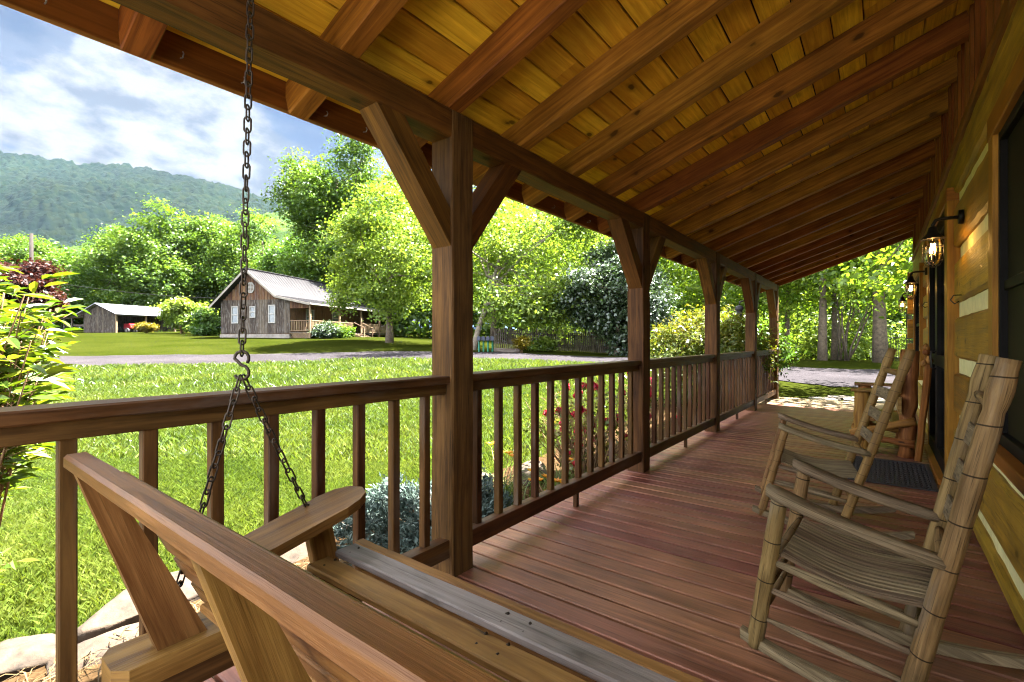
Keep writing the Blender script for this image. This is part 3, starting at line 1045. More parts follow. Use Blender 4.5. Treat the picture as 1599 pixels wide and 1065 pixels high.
# posts with knee braces
for i, py in enumerate(POST_Y):
    m = MB()
    m.bar((PX_IN - PW / 2, py + PW / 2, 0.001), (PX_IN - PW / 2, py + PW / 2, 2.112), PW, PW, up=(0, 1, 0), ch=0.006, rough=0.0022)
    po = m.build('post', M['post'], cabin)
    for sgn in (-1, 1):
        if i == len(POST_Y) - 1 and sgn == 1:
            continue
        yf = py if sgn < 0 else py + PW
        b = MB()
        x0 = PX_IN - 0.012
        zt, zb, run = 1.992, 1.50, 0.40
        t_ = 0.135
        poly = [(x0, yf, zb), (x0, yf + sgn * run, zt - 0.0), (x0, yf + sgn * (run - t_), zt), (x0, yf, zb + t_ * 1.2)]
        if sgn > 0:
            poly = poly[::-1]
        b.prism(poly, (-0.115, 0, 0))
        b.build('brace', M['beam'], po)

m = MB()
ys = [-0.70] + [p for q in POST_Y for p in (q + 0.012, q + PW - 0.012)] + [10.20]
for a, b in zip(ys[0::2], ys[1::2]):
    m.box((PX_IN - 0.132, a, 1.992), (PX_IN - 0.006, b, 2.118), ch=0.006, rough=0.0018)
m.build('beam', M['beam'], cabin)

for k_, yy in enumerate(RAF_Y):
    m = MB()
    xo, xi = -1.925, WALL - 0.002
    h = 0.146
    w = 0.082
    if k_ == len(RAF_Y) - 1:
        h, w = 0.165, 0.05
    m.bar((xo, yy, rz_bot(xo) + h / 2 - (0.165 - 0.146 if h > 0.15 else 0)), (xi, yy, rz_bot(xi) + h / 2 - (0.019 if h > 0.15 else 0)), w, h * math.cos(math.atan(SL)), ch=0.005, rough=0.0014, seg=12)
    m.build('rafter', M['rafter'], cabin)

m = MB()
hb = 0.1465
x = -1.955
cs = 1 / math.sqrt(1 + SL * SL)
bwid = 0.142
while x < WALL + 0.05:
    x1 = x + bwid * cs
    xm = (x + x1) / 2
    zz = rz_bot(xm) + hb + 0.0015 + 0.011
    yc = [-0.80]
    while yc[-1] < 10.2:
        yc.append(yc[-1] + random.uniform(2.6, 4.2))
    yc[-1] = 10.30
    for a, b in zip(yc[:-1], yc[1:]):
        if b - a < 0.1:
            continue
        m.bar((xm, a + 0.001, zz), (xm, b - 0.001, zz), bwid - 0.007, 0.021, up=(-SL, 0, 1), ch=0.0035)
    x = x1
m.build('roof_boarding', M['board'], cabin)
m = MB()
def rf(x, dz):
    return rz_bot(x) + hb + dz
for (xa, xb) in ((-2.02, 0.5),):
    m.prism([(xa, -0.85, rf(xa, 0.030)), (xb, -0.85, rf(xb, 0.030)), (xb, -0.85, rf(xb, 0.055)), (xa, -0.85, rf(xa, 0.055))], (0, 11.22, 0))
m.prism([(0.5, -0.85, rf(0.5, 0.030)), (3.2, -0.85, rf(0.5, 0.030) + 1.5), (3.2, -0.85, rf(0.5, 0.06) + 1.5), (0.5, -0.85, rf(0.5, 0.055))], (0, 11.22, 0))
m.prism([(3.2, -0.85, rf(0.5, 0.030) + 1.5), (6.4, -0.85, rf(0.5, 0.030) - 0.2), (6.4, -0.85, rf(0.5, 0.06) - 0.2), (3.2, -0.85, rf(0.5, 0.06) + 1.5)], (0, 11.22, 0))
m.build('roof', M['roofdark'], cabin)
m = MB()
m.box((-1.958, -0.80, 2.012), (-1.928, 10.30, 2.175), ch=0.003, rough=0.0006)
m.build('fascia', M['batten'], cabin)
for yy in RAF_Y:
    for q in (0.13, 0.33):
        m = MB()
        m.tube([(-1.927, yy + q, 2.05), (-1.905, yy + q, 2.045), (-1.897, yy + q, 2.055), (-1.905, yy + q, 2.065)], 0.0022, 5)
        m.build('light_hook', M['winwhite'], cabin)

# railings: one per bay
for i in range(len(POST_Y) - 1):
    ya, yb = POST_Y[i] + PW, POST_Y[i + 1]
    e = bpy.data.objects.new('railing', None)
    C.objects.link(e)
    e.parent = cabin
    e['org'] = [0.0, 0.0, 0.0]
    m = MB()
    m.box((-1.668, ya - 0.002, 0.876), (-1.546, yb + 0.002, 0.912), ch=0.005, rough=0.0012)
    m.box((-1.628, ya, 0.828), (-1.572, yb, 0.8755), ch=0.003, rough=0.0008)
    m.build('top_rail', M['rail'], e)
    m = MB()
    m.box((-1.578, ya, 0.088), (-1.548, yb, 0.170), ch=0.003, rough=0.0010)
    m.box((-1.62, ya, 0.125), (-1.5785, yb, 0.165), ch=0.003)
    m.box((-1.58, (ya + yb) / 2 - 0.015, 0.001), (-1.552, (ya + yb) / 2 + 0.015, 0.0875), ch=0.002)
    m.build('bottom_rail', M['rail'], e)
    n = 12
    st = (yb - ya) / (n + 0.2)
    for j in range(n):
        yy = ya + st * (j + 0.62) if i else yb - st * (j + 0.62)
        m = MB()
        m.bar((-1.60, yy, 0.1655), (-1.60, yy, 0.8275), 0.036, 0.036, up=(0, 1, 0), ch=0.003, rough=0.0008)
        m.build('baluster', M['rail'], e)

# log wall
openings = [(1.70, 2.97, 0.55, 2.02), (4.55, 6.42, -0.1, 2.08), (7.75, 9.35, 0.6, 2.02)]
chz = [0.134, 0.518, 0.90, 1.284, 1.67, 2.05]
ml, mc = MB(), MB()
YB, YE = -0.66, 10.1


def spans(z0, z1):
    segs = [(YB, YE)]
    for (a, b, c, d) in openings:
        if z1 > c and z0 < d:
            out = []
            for s0, s1 in segs:
                if b <= s0 or a >= s1:
                    out.append((s0, s1))
                else:
                    if a > s0:
                        out.append((s0, a))
                    if b < s1:
                        out.append((b, s1))
            segs = out
    return segs


edges = [0.002] + [q for c in chz for q in (c - 0.052, c + 0.052)] + [2.356]
for i in range(0, len(edges), 2):
    z0, z1 = edges[i], edges[i + 1]
    for (a, b) in spans(z0 + 0.01, z1 - 0.01):
        ml.bar((WALL + 0.07, a, (z0 + z1) / 2), (WALL + 0.07, b, (z0 + z1) / 2), 0.14, z1 - z0, ch=0.018, rough=0.0022, seg=max(1, int((b - a) / 0.13)))
for c in chz:
    for (a, b) in spans(c - 0.03, c + 0.03):
        mc.bar((WALL + 0.075, a + 0.002, c), (WALL + 0.075, b - 0.002, c), 0.09, 0.122, ch=0.006, rough=0.0035, seg=max(1, int((b - a) / 0.15)))
ml.build('log_wall', M['log'], cabin)
mc.build('chinking', M['chink'], cabin)
m = MB()
for i in range(0, len(edges) - 2, 2):
    z0, z1 = edges[i], edges[i + 1]
    m.box((WALL - 0.07, 10.12, z0 + 0.17), (WALL + 2.5, 10.26, z1 + 0.19), axis=0, ch=0.02, rough=0.004)
m.build('end_wall', M['log'], cabin)
# body of the house behind the wall
m = MB()
m.box((WALL + 0.16, -0.64, -0.5), (6.2, 10.08, 2.3), ch=0.01)
m.build('rear_wall', M['log'], cabin)
# board and batten strip above the logs
m = MB()
zt = rz_bot(WALL) + hb + 0.03
m.quad((WALL + 0.012, YB, 2.35), (WALL + 0.012, YE + 0.1, 2.35), (WALL + 0.012, YE + 0.1, zt), (WALL + 0.012, YB, zt))
m.box((WALL - 0.015, YB, 2.36), (WALL + 0.009, YE + 0.1, 2.425), ch=0.003)
q = YB
while q < YE:
    m.box((WALL - 0.012, q, 2.4255), (WALL + 0.0105, q + 0.035, zt - 0.01), axis=2, ch=0.002)
    q += 0.1803
m.build('gable_boarding', M['batten'], cabin)


def window(ya, yb, z0, z1, glass, dark=True):
    w = MB()
    w.box((WALL - 0.030, ya, z0 - 0.02), (WALL + 0.06, ya + 0.10, z1), axis=2)
    w.box((WALL - 0.030, yb - 0.10, z0 - 0.02), (WALL + 0.06, yb, z1), axis=2)
    w.box((WALL - 0.033, ya - 0.004, z1), (WALL + 0.06, yb + 0.004, z1 + 0.10))
    w.box((WALL - 0.05, ya - 0.02, z0 - 0.075), (WALL + 0.06, yb + 0.02, z0 - 0.0205))
    wo_ = w.build('window', M['trim'], cabin)
    f = MB()
    a, b = ya + 0.1005, yb - 0.1005
    for (p, q2) in (((a, z0), (a + 0.03, z1)), ((b - 0.03, z0), (b, z1))):
        f.box((WALL - 0.012, p[0], p[1] - 0.02), (WALL + 0.05, q2[0], q2[1]), axis=2)
    f.box((WALL - 0.012, a + 0.0305, z1 - 0.035), (WALL + 0.05, b - 0.0305, z1 - 0.0005))
    f.box((WALL - 0.012, a + 0.0305, z0 - 0.02), (WALL + 0.05, b - 0.0305, z0 + 0.03))
    f.box((WALL + 0.0, a + 0.0305, (z0 + z1) / 2 - 0.02), (WALL + 0.05, b - 0.0305, (z0 + z1) / 2 + 0.02))
    f.build('frame', M['black'], wo_)
    g = MB()
    g.box((WALL + 0.012, a + 0.02, z0), (WALL + 0.018, b - 0.02, z1 - 0.01), axis=2, ch=0.0005)
    g.build('pane', M[glass], wo_)


window(1.72, 2.95, 0.66, 1.94, 'screen')
window(7.80, 9.30, 0.66, 1.94, 'pane')
# glazed double door
w = MB()
w.box((WALL - 0.035, 4.57, 0.002), (WALL + 0.06, 4.74, 2.06), axis=2)
w.box((WALL - 0.035, 6.30, 0.002), (WALL + 0.06, 6.40, 2.06), axis=2)
w.box((WALL - 0.038, 4.56, 2.0605), (WALL + 0.06, 6.41, 2.15))
w.box((WALL - 0.07, 4.745, 0.002), (WALL + 0.06, 6.295, 0.045))
dr = w.build('door_frame', M['trim'], cabin)
for (a, b) in ((4.745, 5.515), (5.525, 6.295)):
    f = MB()
    f.box((WALL - 0.03, a, 0.05), (WALL + 0.03, a + 0.09, 2.055), axis=2)
    f.box((WALL - 0.03, b - 0.09, 0.05), (WALL + 0.03, b, 2.055), axis=2)
    for z0, z1 in ((0.05, 0.17), (0.86, 0.95), (1.94, 2.055)):
        f.box((WALL - 0.03, a + 0.0905, z0), (WALL + 0.03, b - 0.0905, z1), axis=1)
    d_ = f.build('door', M['black'], cabin)
    g = MB()
    g.box((WALL - 0.004, a + 0.08, 0.16), (WALL + 0.004, b - 0.08, 1.95), axis=2, ch=0.0005)
    g.build('glass', M['doorglass'], d_)
    hnd = MB()
    yh = b - 0.045 if a < 5 else a + 0.045
    hnd.tube([(WALL - 0.031, yh, 0.98), (WALL - 0.06, yh, 0.98), (WALL - 0.065, yh, 0.93), (WALL - 0.06, yh, 0.84), (WALL - 0.031, yh, 0.83)], 0.006, 7)
    hnd.build('handle', M['iron'], d_)


def wall_hook(y_, z_):
    m_ = MB()
    m_.tube([(WALL - 0.003, y_, z_), (WALL - 0.04, y_, z_), (WALL - 0.055, y_, z_ - 0.03), (WALL - 0.035, y_, z_ - 0.055), (WALL - 0.015, y_, z_ - 0.04)], 0.004, 6)
    m_.build('wall_hook', M['iron'], cabin)


wall_hook(6.75, 1.48)
wall_hook(4.12, 1.36)


# ------------------------------------------------------------------ wall lanterns
def lantern(y_, z_, label):
    t = thing('wall_lantern', label, 'lantern', (WALL, y_, z_), 'lanterns along the log wall')
    X = WALL - 0.145
    m_ = MB()
    m_.tube([(WALL - 0.004, y_, z_ + 0.02), (WALL - 0.026, y_, z_ + 0.02)], [0.045, 0.042], 16)
    m_.tube([(WALL - 0.02, y_, z_ + 0.02), (WALL - 0.10, y_, z_ + 0.022), (WALL - 0.13, y_, z_ + 0.016), (X, y_, z_ - 0.012), (X, y_, z_ - 0.03)], 0.0105, 10)
    m_.build('bracket', M['iron'], t)
    m_ = MB()
    m_.tube([(X, y_, z_ - 0.02), (X, y_, z_ - 0.03), (X, y_, z_ - 0.05), (X, y_, z_ - 0.065), (X, y_, z_ - 0.088), (X, y_, z_ - 0.098), (X, y_, z_ - 0.102)], [0.012, 0.022, 0.026, 0.031, 0.050, 0.060, 0.060], 18)
    m_.build('hood', M['iron'], t)
    m_ = MB()
    zs = [z_ - 0.103, z_ - 0.14, z_ - 0.19, z_ - 0.23, z_ - 0.255, z_ - 0.265]
    rs_ = [0.038, 0.042, 0.043, 0.038, 0.026, 0.008]
    m_.tube([(X, y_, q) for q in zs], rs_, 18, cap=False)
    m_.build('glass', M['jar'], t)
    m_ = MB()
    for k_ in range(8):
        a = 2 * math.pi * k_ / 8
        pr = [(0.046, -0.103), (0.050, -0.14), (0.051, -0.20), (0.046, -0.240), (0.032, -0.266), (0.010, -0.277)]
        m_.tube([(X + r_ * math.cos(a), y_ + r_ * math.sin(a), z_ + dz) for r_, dz in pr], 0.0018, 5)
    for dz, r_ in ((-0.150, 0.0505), (-0.192, 0.0512), (-0.236, 0.0468)):
        m_.tube([(X + r_ * math.cos(6.2832 * k_ / 20), y_ + r_ * math.sin(6.2832 * k_ / 20), z_ + dz) for k_ in range(20)], 0.0018, 5, closed=True)
    m_.tube([(X, y_, z_ - 0.272), (X, y_, z_ - 0.282)], [0.012, 0.008], 8)
    m_.build('cage', M['iron'], t)
    m_ = MB()
    m_.tube([(X, y_, z_ - 0.10), (X, y_, z_ - 0.12), (X, y_, z_ - 0.15), (X, y_, z_ - 0.185), (X, y_, z_ - 0.20), (X, y_, z_ - 0.206)], [0.010, 0.012, 0.020, 0.022, 0.015, 0.004], 12)
    b_ = m_.build('bulb', M['bulb'], t)
    m_ = MB()
    for k_ in range(5):
        a = 2 * math.pi * k_ / 5
        a2 = a + 0.5
        m_.tube([(X + 0.010 * math.cos(a), y_ + 0.010 * math.sin(a), z_ - 0.13), (X + 0.014 * math.cos(a2), y_ + 0.014 * math.sin(a2), z_ - 0.187)], 0.0018, 5)
    m_.build('filament', M['filament'], b_)
    return t


lantern(4.03, 1.815, 'caged glass wall lantern nearest the camera between window and door')
lantern(6.95, 1.815, 'caged glass wall lantern just beyond the black glazed door')
lantern(9.80, 1.80, 'smallest caged wall lantern at the far corner of the log wall')

# ------------------------------------------------------------------ porch swing
sw = thing('porch_swing', 'wooden porch swing with slatted seat hanging from dark chains', 'porch swing', (-0.6, 0.6, 0.28))
XL, XR = -1.36, 0.24
m = MB()
m.bar((XL - 0.03, 0.2505, 0.810), (XR, 0.2505, 0.810), 0.043, 0.032, ch=0.006, seg=24, rough=0.0003)
m.build('back_rail', M['swing'], sw)
# slatted back
for k_ in range(5):
    q = (k_ + 0.6) / 5.2
    yy, zz = 0.298 + (0.488 - 0.298) * q + 0.012, 0.79 + (0.40 - 0.79) * q
    m = MB()
    m.bar((XL, yy, zz), (XR - 0.02, yy, zz), 0.018, 0.062, up=(0, -0.43, 0.9), ch=0.003, seg=10, rough=0.0006)
    m.build('back_slat', M['swing'], sw)
for xf in (-1.36, -0.715, -0.06, 0.205):
    m = MB()
    m.prism([(xf, 0.402, 0.285), (xf, 0.238, 0.793), (xf, 0.282, 0.793), (xf, 0.515, 0.285)], (0.032, 0, 0))
    m.build('back_support', M['swing'], sw)
# seat
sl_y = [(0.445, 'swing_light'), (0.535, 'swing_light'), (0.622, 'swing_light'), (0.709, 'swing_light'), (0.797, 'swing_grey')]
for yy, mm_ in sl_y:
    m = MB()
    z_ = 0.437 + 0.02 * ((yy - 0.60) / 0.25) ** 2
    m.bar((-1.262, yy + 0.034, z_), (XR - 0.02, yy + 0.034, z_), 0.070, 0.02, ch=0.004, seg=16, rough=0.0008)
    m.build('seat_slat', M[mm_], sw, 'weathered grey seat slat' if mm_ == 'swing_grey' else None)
m = MB()
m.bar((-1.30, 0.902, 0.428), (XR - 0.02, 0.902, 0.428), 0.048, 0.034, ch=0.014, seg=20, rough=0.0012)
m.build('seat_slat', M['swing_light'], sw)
m = MB()
m.bar((-1.255, 0.87, 0.395), (XR - 0.03, 0.87, 0.395), 0.03, 0.06, ch=0.004)
m.bar((-1.25, 0.60, 0.385), (XR - 0.03, 0.60, 0.385), 0.03, 0.07, ch=0.004)
m.build('seat_frame', M['swing'], sw)
for xb in (-1.432, 0.16):
    m = MB()
    m.prism([(xb + 0.135, 0.32, 0.352), (xb + 0.135, 0.90, 0.352), (xb, 0.90, 0.352), (xb, 0.315, 0.352), (xb + 0.03, 0.295, 0.352), (xb + 0.105, 0.295, 0.352)], (0, 0, -0.055))
    m.build('chain_bearer', M['swing'], sw)
for sx, a, b in ((-1, XL - 0.005, XL + 0.155), (1, 0.10, 0.26)):
    m = MB()
    # sloping arm with rounded front
    n0 = Vector((0, 1, 0.24)).normalized()
    pts = [(a, 0.475), (a, 0.80), (a + 0.012, 0.85), (a + 0.045, 0.885), (a + 0.09, 0.895), (b - 0.03, 0.88), (b - 0.008, 0.845), (b, 0.80), (b - 0.01, 0.60), (b - 0.03, 0.475)]
    m.prism([(x_, y_, 0.455 + (y_ - 0.33) * 0.24) for x_, y_ in pts][::-1], (0, 0, 0.028))
    m.build('arm', M['swing'], sw)
    m = MB()
    xc = (a + b) / 2 - 0.01
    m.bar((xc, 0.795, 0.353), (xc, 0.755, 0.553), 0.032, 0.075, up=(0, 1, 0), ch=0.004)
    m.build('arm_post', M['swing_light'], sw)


for xx in (-1.22, -0.66, -0.60, -0.02, 0.04, 0.19):
    for yy in (0.57, 0.66, 0.735, 0.77, 0.815, 0.845):
        m = MB()
        zz = 0.4475 + 0.02 * ((yy - 0.034 - 0.60) / 0.25) ** 2
        m.tube([(xx + random.uniform(-.01, .01), yy, zz - 0.004), (xx, yy, zz + 0.0006)], 0.0032, 8)
        m.build('screw', M['chain'], sw)


def chain_link(mb, c, ax, side, L, W, r):
    pts = []
    ax, side = ax.normalized(), side.normalized()
    for k_ in range(14):
        a = 2 * math.pi * k_ / 14
        x_ = math.cos(a)
        y_ = math.sin(a)
        pts.append(c + ax * (x_ * W / 2 + (L - W) / 2 * (1 if x_ > 0.01 else -1 if x_ < -0.01 else 0)) + side * (y_ * W / 2))
    mb.tube(pts, r, 6, closed=True)


def chain(name, p0, p1, pitch=0.031, sag=0.0):
    mb = MB()
    p0, p1 = Vector(p0), Vector(p1)
    n = max(2, int((p1 - p0).length / pitch))
    ax = (p1 - p0).normalized()
    s0 = ax.cross(Vector((0.62, -0.78, 0.05))).normalized()
    s1 = ax.cross(s0).normalized()
    prev = None
    for k_ in range(n):
        q = (k_ + 0.5) / n
        c = p0.lerp(p1, q) - Vector((0, 0, sag)) * math.sin(math.pi * q)
        ang = random.uniform(-0.25, 0.25)
        sd = (s0 if k_ % 2 else s1) * math.cos(ang) + (s1 if k_ % 2 else -s0) * math.sin(ang)
        tl = ax - Vector((0, 0, sag)) * math.cos(math.pi * q) * math.pi / (p1 - p0).length
        chain_link(mb, c, tl, sd, (p1 - p0).length / n + 0.0115, 0.0175, 0.0025)
    mb.build(name, M['chain'], sw)


for xs in (-1.352, 0.25):
    hook = Vector((xs, 0.575, 1.005))
    chain('hanging_chain', hook + Vector((0, 0, 0.03)), (xs, 0.605, 2.30))
    chain('hanging_chain', hook - Vector((0, 0.004, 0.03)), (xs - 0.012 if xs < 0 else xs, 0.40, 0.36), sag=0.012)
    chain('hanging_chain', hook - Vector((0, -0.004, 0.03)), (xs + 0.01 if xs < 0 else xs, 0.86, 0.36), sag=0.012)
    mb = MB()
    pts = []
    sdv = Vector((0.79, 0.61, 0))
    for k_ in range(19):
        q = k_ / 18
        if q < 0.5:
            a = R_(-40) + q * 2 * R_(250)
            pts.append(hook + Vector((0, 0, 0.019)) + sdv * (0.019 * math.cos(a)) + Vector((0, 0, 0.019 * math.sin(a))))
        else:
            a = R_(30 + 0) - (q - 0.5) * 2 * R_(250) + R_(60)
            pts.append(hook - Vector((0, 0, 0.019)) + sdv * (0.019 * math.cos(a)) + Vector((0, 0, 0.019 * math.sin(a))))
    mb.tube(pts, 0.0042, 7)
    mb.build('s_hook', M['chain'], sw)
    mb = MB()
    mb.tube([(xs, 0.605, 2.29), (xs, 0.605, rz_bot(xs) + 0.15)], 0.005, 7)
    mb.build('eye_bolt', M['chain'], sw)


# ------------------------------------------------------------------ rocking chairs
def rocking_chair(label, origin, rot, tilt, mats, rp=0.0255, rl=0.0245, ringed=True):
    """built facing -X around the origin (front near leg foot at local x=-0.33, y=0), then turned"""
    t = thing('rocking_chair', label, 'rocking chair', origin, 'rocking chairs on the porch')
    o = Vector(origin)
    t.rotation_euler = (0, 0, rot)
    L = lambda x_, y_, z_: o + Vector((x_ + (z_ - 0.05) * tilt, y_, z_))
    W = 0.44

    def postrad(n, r, step, end=0.0):
        out = []
        for k_ in range(n):
            q = k_ / (n - 1)
            v = r * (1 + 0.018 * math.sin(q * 7 + r * 100)) * (1.06 - 0.10 * q)
            if ringed and k_ % step == 0 and 0 < k_ < n - 1:
                v *= 0.96
            out.append(v)
        if end:
            out[0] *= end
        return out
    for yy in (0.0, W):
        m_ = MB()
        n = 37
        pts = [L(0.055 + 0.20 * q, yy, 0.055 + 0.97 * q) for q in np.linspace(0, 1, n)]
        rad = postrad(n, rp, 5)
        for k_ in range(n):      # finial: waisted top
            if k_ >= n - 6:
                rad[k_] *= [0.86, 1.04, 1.12, 1.06, 1.0, 0.97][k_ - n + 6]
        m_.tube(pts, rad, 16, u0=0.03)
        m_.build('back_post', M[mats[0]], t)
        m_ = MB()
        n = 21
        pts = [L(-0.335 + 0.075 * q, yy, 0.062 + 0.50 * q) for q in np.linspace(0, 1, n)]
        rad = postrad(n, rl, 6, 0.8)
        rad[1] *= 0.92
        m_.tube(pts, rad, 16, u0=0.0)
        m_.build('front_leg', M[mats[0]], t)
        # rocker
        m_ = MB()
        poly_t, poly_b = [], []
        n = 16
        for k_ in range(n + 1):
            q = k_ / n
            x_ = -0.375 + 0.74 * q
            zc_ = 0.012 + 0.16 * (x_ - 0.02) ** 2 / 0.37 * 1.0
            hgt = 0.030 + 0.008 * math.sin(math.pi * q)
            poly_t.append(o + Vector((x_, yy - 0.016, zc_ + hgt)))
            poly_b.append(o + Vector((x_, yy - 0.016, zc_)))
        m_.prism((poly_b + poly_t[::-1])[::-1], (0, 0.032, 0))
        m_.build('rocker', M[mats[1]], t)
        # arm
        m_ = MB()
        ya = yy
        n = 12
        prof = []
        for k_ in range(n + 1):
            q = k_ / n
            x_ = -0.295 + 0.435 * q
            z_ = 0.585 - 0.115 * q - 0.012 * math.sin(math.pi * q)
            wd = 0.046 - 0.022 * q if q > 0.08 else 0.028 + 0.018 * q / 0.08
            prof.append((L(x_, ya, z_), wd))
        verts, faces, uvs = [], [], []
        for p_, wd in prof:
            th = 0.018
            for (sy, sz) in ((-1, -0.6), (1, -0.6), (1.06, 0.3), (0.85, 1), (-0.85, 1), (-1.06, 0.3)):
                verts.append(p_ + Vector((0, sy * wd * 0.95, sz * th)))
        u0, v0 = random.random() * 40, random.random() * 40
        for k_ in range(n):
            for j in range(6):
                j2 = (j + 1) % 6
                faces.append((k_ * 6 + j, (k_ + 1) * 6 + j, (k_ + 1) * 6 + j2, k_ * 6 + j2))
                uvs.append(((u0 + k_ * .04, v0 + j * .03), (u0 + k_ * .04 + .04, v0 + j * .03), (u0 + k_ * .04 + .04, v0 + j * .03 + .03), (u0 + k_ * .04, v0 + j * .03 + .03)))
        faces += [tuple(range(6)), tuple(n * 6 + j for j in range(5, -1, -1))]
        uvs += [tuple((u0, v0 + j * .01) for j in range(6))] * 2
        m_.add(verts, faces, uvs, None, True)
        m_.build('arm', M[mats[1]], t)
        # side rungs
        for (xa, za, xb, zb_, r_) in ((-0.275, 0.355, 0.105, 0.285, 0.014), (-0.30, 0.265, 0.09, 0.20, 0.0115), (-0.315, 0.165, 0.07, 0.115, 0.010)):
            m_ = MB()
            pts = [L(xa + (xb - xa) * q, yy, za + (zb_ - za) * q) for q in np.linspace(0, 1, 7)]
            m_.tube(pts, [r_ * s_ for s_ in (0.72, 0.95, 1.1, 1.15, 1.1, 0.95, 0.72)], 9)
            m_.build('rung', M[mats[1]], t)
    for (x_, z_, r_) in ((-0.272, 0.372, 0.015), (-0.30, 0.255, 0.011), (-0.318, 0.165, 0.011), (0.088, 0.21, 0.011), (0.112, 0.315, 0.014)):
        m_ = MB()
        m_.tube([L(x_, W * q, z_) for q in np.linspace(0, 1, 7)], [r_ * s_ for s_ in (0.72, 0.95, 1.1, 1.15, 1.1, 0.95, 0.72)], 9)
        m_.build('rung', M[mats[0]], t)
    # woven splint seat: narrow slats running front to back
    m_ = MB()
    ns = 15
    for j in range(ns):
        ya = 0.012 + (W - 0.024) * (j + 0.5) / ns
        wd = (W - 0.024) / ns - 0.0050
        prev = None
        pts = []
        for k_ in range(13):
            q = k_ / 12
            x_ = -0.29 + 0.405 * q
            z_ = 0.388 - 0.052 * q - 0.030 * math.sin(math.pi * min(1, q * 1.0)) ** 1.3 - (0.028 * (1 - q / 0.08) if q < 0.08 else 0)
            pts.append(L(x_, ya, z_))
        verts, faces, uvs = [], [], []
        u0, v0 = random.random() * 40, random.random() * 40
        for p_ in pts:
            for (sy, sz) in ((-1, -1), (1, -1), (1, 0.4), (0.7, 1), (-0.7, 1), (-1, 0.4)):
                verts.append(p_ + Vector((0, sy * wd / 2, sz * 0.0042)))
        for k_ in range(12):
            for jj in range(6):
                j2 = (jj + 1) % 6
                faces.append((k_ * 6 + jj, (k_ + 1) * 6 + jj, (k_ + 1) * 6 + j2, k_ * 6 + j2))
                uvs.append(((u0 + k_ * .034, v0 + jj * .01), (u0 + k_ * .034 + .034, v0 + jj * .01), (u0 + k_ * .034 + .034, v0 + jj * .01 + .01), (u0 + k_ * .034, v0 + jj * .01 + .01)))
        m_.add(verts, faces, uvs)
    m_.build('seat', M[mats[1]], t)
    # back: two cross rails and upright splints
    for z_ in (0.44, 0.90):
        m_ = MB()
        xq = 0.055 + 0.20 * (z_ - 0.055) / 0.97
        m_.tube([L(xq, W * q, z_) for q in np.linspace(0, 1, 7)], [0.011, 0.014, 0.016, 0.0165, 0.016, 0.014, 0.011], 9)
        m_.build('back_rung', M[mats[0]], t)
    for z_ in (0.53, 0.655, 0.775):
        m_ = MB()
        pts = []
        for k_ in range(9):
            q = k_ / 8
            xq = 0.055 + 0.20 * (z_ - 0.055) / 0.97 + 0.008 * math.sin(math.pi * q)
            pts.append(L(xq, 0.02 + (W - 0.04) * q, z_))
        for p_, p2_ in zip(pts[:-1], pts[1:]):
            m_.bar(p_, p2_, 0.009, 0.066 + 0.008 * math.sin(p_.y * 3), up=(0.2, 0, 1), ch=0.002, rnd=0.5)
        m_.build('back_slat', M[mats[1]], t)
    return t


def turn_about(t, pivot, ang):
    """turn the finished chair about a vertical axis through pivot"""
    p = Vector(pivot)
    o = Vector(t['org'][:])
    d = o - p
    c, s = math.cos(ang), math.sin(ang)
    n = p + Vector((d.x * c - d.y * s, d.x * s + d.y * c, d.z))
    t.location = n * K
    t.rotation_euler.z = ang


c1 = rocking_chair('weathered rocking chair with thick ringed posts nearest the camera', (0.0, 1.749, 0.0), 0.0, 0.0, ('chair', 'chair_grey'))
turn_about(c1, (-0.33, 1.749, 0), R_(-2.5))
c2 = rocking_chair('slimmer rocking chair standing between doormat and nearer rocking chair', (-0.56 + 0.335, 3.09, 0.0), 0.0, 0.10, ('chair_gold', 'chair_grey'), 0.0225, 0.020)
turn_about(c2, (-0.56, 3.09, 0), R_(9))

# ------------------------------------------------------------------ doormat
m = MB()
x0, x1, y0, y1 = -0.22, 0.32, 4.52, 5.45
m.box((x0, y0, 0.002), (x1, y0 + 0.03, 0.012), ch=0.003)
m.box((x0, y1 - 0.03, 0.002), (x1, y1, 0.012), ch=0.003)
m.box((x0, y0 + 0.0305, 0.002), (x0 + 0.03, y1 - 0.0305, 0.012), ch=0.003)
m.box((x1 - 0.03, y0 + 0.0305, 0.002), (x1, y1 - 0.0305, 0.012), ch=0.003)
m.box((x0 + 0.0305, y0 + 0.0305, 0.002), (x1 - 0.0305, y1 - 0.0305, 0.006), ch=0.001)
for i in range(16):
    for j in range(26):
        cx, cy = x0 + 0.045 + i * 0.030, y0 + 0.05 + j * 0.0332
        if (i + j) % 2:
            m.bar((cx - 0.011, cy, 0.009), (cx + 0.011, cy, 0.009), 0.012, 0.005, ch=0.001)
        else:
            m.bar((cx, cy - 0.011, 0.009), (cx, cy + 0.011, 0.009), 0.012, 0.005, ch=0.001)
tag(m.build('doormat', M['rubber']), 'black rubber doormat lying on the deck before the glazed door', 'doormat')

# ------------------------------------------------------------------ rustic log settee
st = thing('log_settee', 'rustic settee of peeled cedar logs with flat plank arms', 'bench', (0.05, 6.1, 0.0))


def rough_log(mb, p0, p1, r, n=9, amp=0.12, bulge=1.0, sides=12):
    p0, p1 = Vector(p0), Vector(p1)
    pts, rad = [], []
    for k_ in range(n):
        q = k_ / (n - 1)
        pts.append(p0.lerp(p1, q) + Vector((random.uniform(-1, 1), random.uniform(-1, 1), random.uniform(-1, 1))) * r * amp * (0 if k_ in (0, n - 1) else 1))
        rad.append(r * (1 + random.uniform(-amp, amp)) * (1.12 if k_ == 0 else 1) * (bulge if k_ == n // 2 else 1))
    mb.tube(pts, rad, sides)


